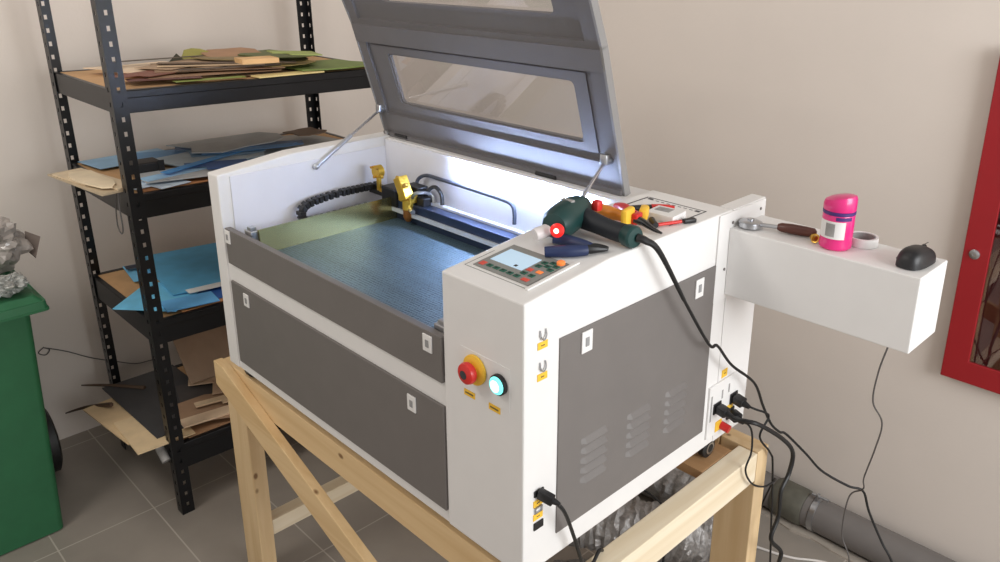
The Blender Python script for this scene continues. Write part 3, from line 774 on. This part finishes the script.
def crumple(c, r, s, seed, m, name, label, cat, amp=.45):
    g = G(); o = bmesh.ops.create_icosphere(g.b, subdivisions=4, radius=1)
    for v in o['verts']:
        p = v.co * 1.7 + V((seed, seed * .3, 0))
        k = 1 + amp * noise.noise(p) - amp * .7 * abs(noise.noise(p * 2.3)) + .16 * noise.noise(p * 5)
        v.co = V((v.co.x * s[0], v.co.y * s[1], v.co.z * s[2])) * k * r + V(c)
    zmin = min(v.co.z for v in o['verts']); dz = c[2] - zmin
    for v in o['verts']: v.co.z += dz - c[2] + c[2]
    return tag(link(name, g, m, None, loc=c, smooth=False), label, cat)
M['bagmat'] = mat('cloudy_plastic_bag', (158, 150, 144), .3, var=.2, scale=14, coat=.4)
M['foilmat'] = mat('crumpled_clear_wrap', (170, 172, 168), .22, .35, var=.35, scale=30, coat=.3)
crumple((-.80, -.315, .099), .085, (1.0, 1.0, .85), 2.3, 'bagmat', 'plastic_bag', 'large crumpled cloudy plastic bag on the bin lid', 'bag')
crumple((-.59, -.345, .099), .048, (1.0, 1.1, .6), 6.1, 'foilmat', 'plastic_wrap', 'small crumpled shiny wrap at the front of the bin lid', 'plastic wrap')
o = link('dark_scrap', G().prism([(-.80, -.235, .150), (-.86, -.215, .185), (-.80, -.19, .176), (-.74, -.225, .135)], (.004, 0, .004)), smat((96, 86, 80)), None, loc=(-.8, -.22, .15), smooth=False)
tag(o, 'dark pointed plastic corner sticking out of the crumpled bag', 'scrap')
CAM_RESCALE = None

# ------------------------------------------------------------------ red cabinet
CAM_RESCALE = ROOM
cb = thing('fire_hose_cabinet', 'red metal fire hose cabinet with dark glass on back wall', 'cabinet', (1.58, WB, -.05))
cy = 1.30
CX0, CX1, CZ0, CZ1 = 1.256, 1.92, -.042, .765
link('cabinet_body', G().box(CX0 + .004, CX1 - .004, cy + .014, WB - .001, CZ0 + .004, CZ1 - .004), 'cabdark', cb, smooth=False)
def r4(x0, x1, z0, z1, y): return [(x0, y, z0), (x1, y, z0), (x1, y, z1), (x0, y, z1)]
dr = link('cabinet_door', G().ring(r4(CX0, CX1, CZ0, CZ1, cy), r4(CX0 + .058, CX1 - .058, CZ0 + .058, CZ1 - .058, cy), (0, .012, 0)), 'cabred', cb, smooth=False, bevel=.002)
link('glass_pane', G().box(CX0 + .056, CX1 - .056, cy + .004, cy + .007, CZ0 + .056, CZ1 - .056), 'cabglass', dr, smooth=False)
link('lock', G().lathe([(.012, 0), (.012, .004), (.008, .006), (.004, .006), (.004, .004), (0, .004)], (CX0 + .026, cy, .293), (0, -1, 0), 20), 'steel', dr)
link('hinge', G().box(CX0 + .002, CX0 + .05, cy + .001, cy + .01, CZ1, CZ1 + .014, .002), 'black', dr, smooth=False)
link('hose_reel', G().lathe([(.18, 0), (.18, .004), (.05, .004), (.05, .010), (.18, .010), (.18, .0135)], (1.62, cy + .0139, .36), (0, -1, 0), 36) if False else G().lathe([(.16, 0), (.17, .002), (.17, .004), (.16, .0055)], (1.62, cy + .0138, .36), (0, -1, 0), 36), 'cabred', cb)
CAM_RESCALE = None

# ------------------------------------------------------------------ pipe along the wall
CAM_RESCALE = ROOM
pp = thing('drain_pipe', 'dark grey plastic drain pipe with steel clamp along the back wall', 'pipe', (1.0, 1.275, RF))
PC = RF + .056
link('pipe_run', G().cyl((.98, 1.275, PC), (3.2, 1.275, PC), .05, n=32), 'pipe', pp)
link('pipe_run', G().cyl((-.4, 1.275, PC), (.88, 1.275, PC), .05, n=32), 'pipe', pp)
link('pipe_socket', G().lathe([(.051, 0), (.0555, .008), (.0555, .09), (.051, .10)], (.879, 1.275, PC), (1, 0, 0), 32), 'pipe_shaded', pp, label='wider socket of the pipe with greenish shadow in its colour')
link('pipe_clamp', G().lathe([(.051, 0), (.0528, .001), (.0528, .017), (.051, .018)], (1.000, 1.275, PC), (1, 0, 0), 32).box(1.004, 1.012, 1.262, 1.274, PC + .05, PC + .072, .001), 'steel', pp, label='bright steel clamp around the pipe')
link('clamp_screw', G().cyl((.99, 1.268, PC + .064), (1.04, 1.268, PC + .066), .004, n=10), 'steel', pp)
CAM_RESCALE = None

# ------------------------------------------------------------------ foil duct under the machine
CAM_RESCALE = ROOM
def duct(pts, r, label, fine=False):
    g = G(); P = spline(pts, 30)
    L = len(P)
    g.tube(P, r, 28, 1, rr=lambda t: r * (1 + ((.012 if fine else .03) * math.sin(t * L * (2.2 if fine else 1.7))) + .03 * noise.noise(V((t * 14, 0, 0)))))
    for v in g.b.verts: v.co += V((noise.noise(v.co * 46), noise.noise(v.co * 46 + V((5, 0, 0))), noise.noise(v.co * 46 + V((9, 3, 0))))) * (.002 if fine else .010)
    return tag(link('foil_duct', g, 'duct', None, loc=pts[-1]), label, 'duct')
duct([(.55, .50, -.42), (.68, .58, -.41), (.82, .66, -.41), (.90, .76, -.44), (.92, .88, -.50), (.88, .98, -.567), (.74, 1.06, -.575), (.45, 1.06, -.575)], .07, 'crumpled silver foil exhaust duct curling down under the machine')
duct([(.70, .48, -.572), (.79, .60, -.574), (.82, .74, -.575)], .075, 'short fat silver foil duct lying lower under the side beam', True)
CAM_RESCALE = None

# ------------------------------------------------------------------ tools on the deck
DZ = .5165
def deckz(y): return (.496 + .1 * y + .0006) if y < .2 else DZ
# heat gun lying on its side
hg = thing('heat_gun', 'dark green heat gun with lit red lamp lying on machine top', 'heat gun', (.96, .24, DZ))
gz = DZ + .031
barrel_a, barrel_b = V((.918, .196, gz + .000)), V((.905, .325, gz + .004))
link('gun_body', G().lathe([(.012, 0), (.022, .004), (.0295, .020), (.0305, .042), (.0305, .082), (.027, .102), (.021, .106), (.019, .124), (.010, .128)], (.941, .178, gz), barrel_b - V((.948, .186, gz)), 12), 'gun', hg)
link('nozzle', G().lathe([(.0105, 0), (.0115, .004), (.0115, .028)], (.923, .152, gz - .012), V((.006, .028, .004)), 20), 'whitetip', hg, label='pale round nozzle tip')
link('indicator_lamp', G().lathe([(.012, 0), (.012, .004), (.007, .007), (0, .0075)], (.957, .172, gz + .000), (.45, -.9, .15), 20), 'red_dim', hg)
link('lamp_glow', G().lathe([(.0046, 0), (.0034, .002), (0, .0025)], (.9606, .1648, gz + .0012), (.45, -.9, .15), 16), 'red_lamp', hg, label='glowing red lamp')
link('brand_plate', G().box(.908, .934, .232, .241, gz + .0260, gz + .0325, .0008, None), 'papergrey', hg, smooth=False)
link('handle', G().tube([(.930, .262, gz - .003), (.965, .258, gz - .005), (1.00, .259, gz - .009), (1.036, .262, gz - .0108)], .022, 18, 8, rr=lambda t: .0210 - .0035 * t - .0025 * math.sin(pi * t), flat=1.0), 'gunblk', hg, label='black rubber grip')
link('end_cap', G().lathe([(.0180, 0), (.0196, .004), (.0196, .018), (.017, .022), (.008, .023)], (1.031, .262, gz - .0110), V((.30, -.04, 0)), 24), 'gun', hg, label='teal green butt cap')
link('trigger', G().box(.930, .946, .288, .304, gz + .002, gz + .022, .004), 'red', hg, label='red trigger')
# its cord
CA = [(1.053, .262, gz - .011), (1.066, .270, .532), (1.079, .292, .510), (1.084, .368, .401), (1.082, .468, .277), (1.082, .5, .262), (1.084, .557, .200), (1.085, .657, .12), (1.082, .713, .041), (1.082, .761, -.026), (1.084, .805, -.067), (1.089, .83, -.082), (1.12, .88, -.144), (1.147, .92, -.198), (1.193, .97, -.241), (1.219, 1.0, -.258), (1.234, 1.02, -.321), (1.272, 1.03, -.396), (1.301, 1.03, -.435), (1.36, 1.06, -.58), (1.42, 1.10, FLOOR + .004), (1.62, 1.13, FLOOR + .004)]
cord = link('power_cord', G().tube(CA[2:], .0030, 8, 8), 'rubber', hg, label='long black power cord')
link('strain_relief', G().tube(CA[:4], .006, 10, 8, rr=lambda t: .0078 - .0042 * t), 'rubber', hg)
# blue pliers
pb = thing('diagonal_pliers', 'navy blue handled cutting pliers lying in front of the heat gun', 'pliers', (.98, .16, deckz(.16)))
pz = deckz(.15) + .010
link('handle', G().tube([(.968, .126, deckz(.126) + .0105), (.982, .139, deckz(.139) + .0105), (.998, .152, pz + .001), (1.010, .166, pz + .0015), (1.017, .176, pz + .002)], .0095, 12, 8, rr=lambda t: .0088 + .0016 * math.sin(pi * t)), 'blue', pb)
link('handle', G().tube([(.950, .166, pz + .007), (.966, .176, pz + .006), (.986, .180, pz + .005), (1.006, .183, pz + .004), (1.017, .184, pz + .003)], .0095, 12, 8, rr=lambda t: .0088 + .0016 * math.sin(pi * t)), 'blue', pb)
link('jaw', G().tube([(1.014, .179, pz + .002), (1.024, .190, pz + .002), (1.036, .206, pz)], .008, 10, 6, rr=lambda t: .0085 - .006 * t * t), 'black', pb)
link('jaw', G().tube([(1.014, .184, pz + .003), (1.022, .198, pz + .002), (1.033, .211, pz)], .007, 10, 6, rr=lambda t: .0075 - .005 * t * t), 'black', pb)
pb.location.x -= .006; pb.location.y += .010
# amber insulated long-nose pliers
pa = thing('insulated_pliers', 'amber and red insulated long nose pliers with black jaws behind heat gun', 'pliers', (.97, .35, DZ))
az = DZ + .017
link('handle', G().tube([(.893, .340, DZ + .012), (.915, .338, az), (.945, .335, az + .003), (.974, .335, az + .004)], .013, 14, 8, rr=lambda t: .010 + .004 * math.sin(pi * min(1, t + .2))), 'orange', pa, label='amber grip')
link('handle', G().tube([(.905, .395, DZ + .010), (.93, .385, az - .002), (.955, .368, az), (.978, .356, az + .002)], .010, 14, 8, rr=lambda t: .009 + .002 * math.sin(pi * t)), 'red', pa, label='red grip')
link('guard', G().box(-.007, .007, -.019, .019, -.018, .018, .006, Matrix.Translation((.978, .334, az + .004)) @ Matrix.Rotation(math.radians(12), 4, 'Z')).box(-.008, .008, -.018, .016, -.012, .012, .005, Matrix.Translation((.978, .382, az + .002)) @ Matrix.Rotation(math.radians(30), 4, 'Z')), 'yel2', pa, label='yellow hand guard')
link('collar', G().box(-.006, .006, -.010, .014, -.010, .010, .003, Matrix.Translation((.989, .345, az + .002)) @ Matrix.Rotation(math.radians(10), 4, 'Z')), 'red', pa, label='red collar')
link('jaw', G().tube([(.990, .345, az), (1.005, .345, az - .002), (1.025, .346, DZ + .008), (1.043, .347, DZ + .004)], .011, 12, 8, rr=lambda t: .0115 - .009 * t, flat=.7), 'blackgl', pa)
# red tipped knife behind
kn = thing('utility_knife', 'slim dark knife with red end lying behind the amber pliers', 'knife', (.94, .455, DZ))
link('body', G().tube([(.915, .41, DZ + .006), (.93, .43, DZ + .007), (.948, .452, DZ + .007)], .0075, 10, 5, flat=.7), 'black', kn)
link('end_cap', G().tube([(.946, .449, DZ + .007), (.965, .468, DZ + .0075), (.978, .478, DZ + .006)], .0085, 10, 5, rr=lambda t: .0085 - .003 * t, flat=.75), 'red', kn, label='red end')
# white card pack
bx = thing('card_pack', 'small white pack with printed top lying between the tools on deck', 'box', (.995, .425, DZ))
mb = Matrix.Translation((.990, .430, DZ)) @ Matrix.Rotation(math.radians(6), 4, 'Z')
link('pack', G().box(-.028, .030, -.024, .026, 0, .014, .001, mb), 'paper', bx, smooth=False)
link('pack_print', G().box(-.020, .010, -.004, .018, .0141, .0147, 0, mb), 'papergrey', bx, smooth=False)
# red pen with black end
pn = thing('marker_pen', 'slim red pen with black cap lying at the deck edge', 'pen', (1.03, .42, DZ))
link('barrel', G().cyl((1.008, .372, DZ + .0045), (1.030, .425, DZ + .0045), .0032, n=12), 'red', pn)
link('cap', G().box(-.0055, .0055, -.012, .014, 0, .008, .002, Matrix.Translation((1.036, .440, DZ)) @ Matrix.Rotation(math.radians(-22), 4, 'Z')), 'black', pn, label='black cap')
ps = thing('screwdriver', 'thin black screwdriver lying behind the jaws of amber pliers', 'screwdriver', (.99, .38, DZ))
link('shaft', G().cyl((.975, .405, DZ + .003), (.99, .39, DZ + .003), .002, n=8), 'steel', ps)
link('grip', G().tube([(.989, .391, DZ + .006), (1.000, .380, DZ + .006), (1.012, .372, DZ + .005)], .006, 10, 5), 'black', ps)

# ------------------------------------------------------------------ things on the extension box
BZ = .4825
wr = thing('ratchet_wrench', 'steel ratchet wrench with reddish brown handle on the white box', 'wrench', (1.13, .60, BZ))
link('head', G().lathe([(.016, 0), (.020, .002), (.020, .011), (.016, .013), (.006, .013), (.006, .017)], (1.078, .588, BZ + .001), (0, 0, 1), 28).ring([(1.078 + .0225 * math.cos(t), .588 + .0225 * math.sin(t), BZ + .003) for t in [2 * pi * i / 24 for i in range(24)]], [(1.078 + .019 * math.cos(t), .588 + .019 * math.sin(t), BZ + .003) for t in [2 * pi * i / 24 for i in range(24)]], (0, 0, .008)), 'steel', wr)
link('shaft', G().tube([(1.094, .592, BZ + .008), (1.115, .598, BZ + .009), (1.138, .603, BZ + .0095)], .005, 12, 5, flat=.8), 'steel', wr)
link('handle', G().lathe([(.006, 0), (.0085, .006), (.0098, .025), (.0095, .05), (.0085, .066), (.004, .070)], (1.128, .601, BZ + .0102), V((.068, .016, 0)), 20), 'brownwood', wr, label='polished reddish brown handle')
jr = thing('plastic_jar', 'bright pink plastic jar with slanted lid and pale label on white box', 'jar', (1.240, .600, BZ))
link('jar_body', G().lathe([(.024, 0), (.0272, .003), (.0280, .010), (.0268, .016), (.0272, .020), (.0272, .062), (.0262, .066)], (1.240, .600, BZ), (0, 0, 1), 36), 'pink', jr)
link('band', G().lathe([(.0266, 0), (.0278, .0015), (.0278, .006), (.0266, .007)], (1.240, .600, BZ + .064), (0, 0, 1), 36), 'purple', jr, label='purple neck band')
g = G().lathe([(.0272, 0), (.0278, .003), (.0276, .016), (.0255, .022), (.018, .025), (0, .026)], (1.240, .600, BZ + .0712), (0, 0, 1), 36)
for v in g.b.verts:
    if v.co.z > BZ + .085: v.co.z += (v.co.x - 1.24) * .22
link('jar_lid', g, 'pink', jr, label='domed pink lid')
def wrap(x, y, r, z0, z1, a0, a1, n=14):
    g = G(); pr_ = None
    for i in range(n + 1):
        t = math.radians(a0 + (a1 - a0) * i / n)
        a = g.b.verts.new((x + r * math.cos(t), y + r * math.sin(t), z0)); b = g.b.verts.new((x + r * math.cos(t), y + r * math.sin(t), z1))
        if pr_: g.b.faces.new((pr_[0], a, b, pr_[1]))
        pr_ = (a, b)
    return g
link('jar_label', wrap(1.24, .6, .0276, BZ + .022, BZ + .054, 180, 322), 'paper', jr, label='pale wrapped label')
g = wrap(1.24, .6, .0278, BZ + .026, BZ + .050, 250, 285); 
link('label_print', g, 'papergrey', jr)
link('neck_print', wrap(1.24, .6, .0275, BZ + .056, BZ + .0625, 285, 345), 'purple', jr)
tr = thing('tape_roll', 'white tape roll lying flat behind the pink jar', 'tape', (1.285, .640, BZ))
circ = lambda r, z: [(1.268 + r * math.cos(2 * pi * i / 36), .648 + r * math.sin(2 * pi * i / 36), z) for i in range(36)]
link('tape', G().ring(circ(.0265, BZ), circ(.022, BZ), (0, 0, .016)), 'paper', tr)
link('core', G().ring(circ(.0218, BZ), circ(.0195, BZ), (0, 0, .015)), 'papergrey', tr)
bf = thing('brass_fitting', 'small brass fitting lying beside the foot of the pink jar', 'fitting', (1.205, .600, BZ))
link('nut', G().cyl((1.196, .604, BZ + .0065), (1.206, .596, BZ + .0065), .0065, n=6), 'brass', bf)
link('ring', G().tube([(1.206 + .007 * math.cos(t), .592 + .002 * math.sin(t) , BZ + .009 + .007 * math.sin(t)) for t in [2 * pi * i / 12 for i in range(13)]], .0016, 6, 2), 'brass', bf)
# computer mouse
ms = thing('computer_mouse', 'black computer mouse near the right end of the white box', 'mouse', (1.362, .615, BZ))
g = G(); o = bmesh.ops.create_icosphere(g.b, subdivisions=4, radius=1)
MR = Matrix.Translation((1.372, .620, BZ + .001)) @ Matrix.Rotation(math.radians(-4), 4, 'Z')
for v in o['verts']:
    x, y, z = v.co
    sx = math.copysign(abs(x) ** .72, x); sy = math.copysign(abs(y) ** .8, y)
    h = max(z, 0) ** .75 * (.030 - .007 * y) if z > 0 else 0
    v.co = MR @ V((sx * .0255 * (1 - .10 * (1 - y * y)), sy * .044, h))
link('shell', g, 'black', ms)
link('button_gap', G().box(-.0006, .0006, .010, .038, .0275, .0282, 0, MR), 'blackgl', ms, smooth=False)
link('scroll_wheel', G().lathe([(.006, -.003), (.0075, -.002), (.0075, .002), (.006, .003)], MR @ V((0, .022, .0205)), MR.to_3x3() @ V((1, 0, 0)), 18), 'blackgl', ms)
link('side_trim', G().tube([MR @ V((-.0185, -.030, .010)), MR @ V((-.0215, -.01, .012)), MR @ V((-.0215, .012, .011)), MR @ V((-.0185, .030, .009))], .0022, 8, 5), 'blackgl', ms)
CE = [MR @ V((0, .043, .010)), (1.366, .672, BZ + .004), (1.362, .681, BZ + .002), (1.350, .686, .46), (1.34, .70, .36), (1.322, .7, .272), (1.306, .72, .205), (1.295, .75, .126), (1.302, .8, .058), (1.28, .85, -.039), (1.25, .9, -.153), (1.242, .93, -.203), (1.203, .96, -.262), (1.186, 1.0, -.403), (1.213, 1.0, -.469), (1.20, 1.05, -.64), (1.17, 1.10, FLOOR + .003), (.95, 1.14, FLOOR + .003)]
link('mouse_cable', G().tube(CE, .0018, 8, 8), 'greycable', ms, label='thin grey cable hanging down to the floor')

# ------------------------------------------------------------------ plugs and cables at the rear socket plate
def cable(label, pts, r, plug=None, m='rubber', name='power_cable'):
    t = thing(name, label, 'cable', pts[0])
    link('cable', G().tube(pts, r, 8, 8), m, t)
    if plug:
        a = V(pts[0]); b = V(pts[1]); d = (b - a).normalized()
        if plug == 'iec':
            q = d.to_track_quat('Z', 'Y').to_matrix().to_4x4(); mm_ = Matrix.Translation(a) @ q
            link('plug', G().box(-.011, .011, -.009, .009, -.002, .022, .003, mm_).cyl(a + d * .02, a + d * .036, .008, .0045, 14), 'black', t)
        else:
            q = d.to_track_quat('Z', 'Y').to_matrix().to_4x4(); mm_ = Matrix.Translation(a) @ q
            link('plug', G().box(-.0065, .0065, -.009, .009, -.004, .024, .0025, mm_).cyl(a + d * .023, a + d * .036, .006, .003, 12), 'black', t)
    return t
cable('thick black mains cable from the left socket of the rear plate', [(1.06, .566, .086), (1.10, .560, .083), (1.13, .555, .092), (1.15, .575, .083), (1.16, .661, .016), (1.162, .712, -.04), (1.16, .711, -.092), (1.16, .682, -.124), (1.16, .684, -.192), (1.16, .662, -.238), (1.16, .721, -.308), (1.158, .717, -.36), (1.15, .76, -.50), (1.12, .86, FLOOR + .006), (1.04, .98, FLOOR + .006)], .0048, 'iec')
cable('black cable with rounded plug in the upper right rear socket', [(1.06, .630, .084), (1.085, .628, .080), (1.105, .636, .074), (1.115, .66, .060), (1.118, .672, .044), (1.113, .652, .004), (1.115, .705, -.060), (1.116, .722, -.10), (1.122, .735, -.25), (1.13, .76, -.50), (1.13, .80, FLOOR + .006), (1.05, .88, FLOOR + .006)], .0024, 'iec')
cable('thin black cable looping down from lowest socket onto the beam end', [(1.06, .622, .05), (1.09, .612, .048), (1.112, .60, .055), (1.116, .611, .030), (1.118, .612, -.014), (1.116, .599, -.052), (1.118, .63, -.10), (1.118, .689, -.138), (1.12, .735, -.145), (1.10, .76, -.18), (1.04, .80, -.40), (1.0, .84, FLOOR + .006)], .0022, 'iec')
cable('black data cable plugged into the front corner port', [(1.056, .034, .1525), (1.075, .040, .148), (1.085, .060, .120), (1.075, .099, .04), (1.075, .125, -.03), (1.075, .15, -.0455), (1.06, .20, -.06), (1.02, .30, -.30), (1.0, .40, FLOOR + .006), (.95, .52, FLOOR + .006)], .0034, 'usb', name='data_cable')
CAM_RESCALE = ROOM
cable('white cable lying on the floor by the right rear leg', [(.72, 1.0, -.646), (.82, 1.05, -.646), (.925, 1.079, -.646), (1.017, 1.11, -.646), (1.104, 1.165, -.646), (1.25, 1.19, -.646)], .0035, None, 'whitecable', 'floor_cable')
cable('short bent black cable on the floor under the side beam', [(.86, 1.06, -.646), (.803, 1.04, -.646), (.795, .99, -.646), (.80, .96, -.646), (.83, .887, -.646), (.86, .80, -.646)], .003, None, 'rubber', 'floor_cable')
cable('black cable draped over the silver duct under the machine', [(.70, .72, -.335), (.78, .70, -.325), (.82, .70, -.33), (.86, .70, -.345), (.89, .67, -.36), (.93, .60, -.42), (.98, .50, -.60), (.98, .45, -.645), (.8, .40, -.646)], .003, None, 'rubber', 'draped_cable')
CAM_RESCALE = None
cable('thick dark cable coil lying on the floor under the front corner', [(.86, .20, FLOOR + .006), (.92, .30, FLOOR + .006), (.98, .36, FLOOR + .006), (.90, .42, FLOOR + .006), (.80, .36, FLOOR + .006), (.70, .30, FLOOR + .006)], .005, None, 'rubber', 'floor_cable')

# ------------------------------------------------------------------ lift everything so that the floor is z = 0
for o in list(COL.objects):
    if o.parent is None: o.location.z += -FLOOR

# ------------------------------------------------------------------ light
w = bpy.data.worlds.new('room_light'); SC.world = w; w.use_nodes = True
bg = w.node_tree.nodes['Background']; bg.inputs['Color'].default_value = (1.0, .94, .89, 1); bg.inputs['Strength'].default_value = .70
nt = w.node_tree; tcw = nt.nodes.new('ShaderNodeTexCoord'); sx = nt.nodes.new('ShaderNodeSeparateXYZ'); rw = nt.nodes.new('ShaderNodeValToRGB')
nt.links.new(tcw.outputs['Generated'], sx.inputs[0]); nt.links.new(sx.outputs['Z'], rw.inputs['Fac']); nt.links.new(rw.outputs['Color'], bg.inputs['Color'])
rw.color_ramp.elements[0].position = .15; rw.color_ramp.elements[0].color = (1.0, .94, .89, 1)      # walls of the room around
rw.color_ramp.elements[1].position = .75; rw.color_ramp.elements[1].color = (.50, .47, .445, 1)     # dimmer ceiling
def area(name, loc, target, size, size_y, power, col):
    L = bpy.data.lights.new(name, 'AREA'); L.shape = 'RECTANGLE'; L.size = size; L.size_y = size_y; L.energy = power; L.color = col
    o = bpy.data.objects.new(name, L); COL.objects.link(o); o.location = loc
    o.rotation_euler = (V(target) - V(loc)).to_track_quat('-Z', 'Y').to_euler()
    return o
area('daylight_window', (3.5, .40, 1.75), (1.0, .3, 1.0), 1.6, 1.2, 66, (.95, .98, 1.0))
area('overhead_fill_light', (.7, -.1, 3.2), (.3, .1, .8), 1.2, 1.2, 5, (1.0, .93, .85))  # unseen lamp added as weak fill from above

area('rack_fill_light', (-.1, -1.3, 2.7), (-.6, .3, .9), .6, .6, 16, (1.0, .95, .88))  # extra unseen lamp added to brighten the rack and its sheets

# ------------------------------------------------------------------ camera
cd = bpy.data.cameras.new('camera'); co = bpy.data.objects.new('camera', cd); COL.objects.link(co)
Rv = V((.69171672, .72215913, -.00376461)); Uv = V((-.22633951, .22174262, .94847279)); Fv = V((-.68578306, .65522241, -.31683622))
m = Matrix((( Rv.x, Uv.x, -Fv.x, 1.81988), (Rv.y, Uv.y, -Fv.y, -.780192), (Rv.z, Uv.z, -Fv.z, .993708 - FLOOR), (0, 0, 0, 1)))
co.matrix_world = m
cd.sensor_fit = 'HORIZONTAL'; cd.sensor_width = 36; cd.lens = 815.425 / 1000 * 36
cd.shift_x = -.00194; cd.shift_y = (220.17 - 281) / 1000
cd.clip_start = .02
SC.camera = co
SC.view_settings.view_transform = 'Standard'
SC.view_settings.look = 'None'
SC.view_settings.exposure = 0
SC.cycles.use_denoising = True
SC.cycles.max_bounces = 8
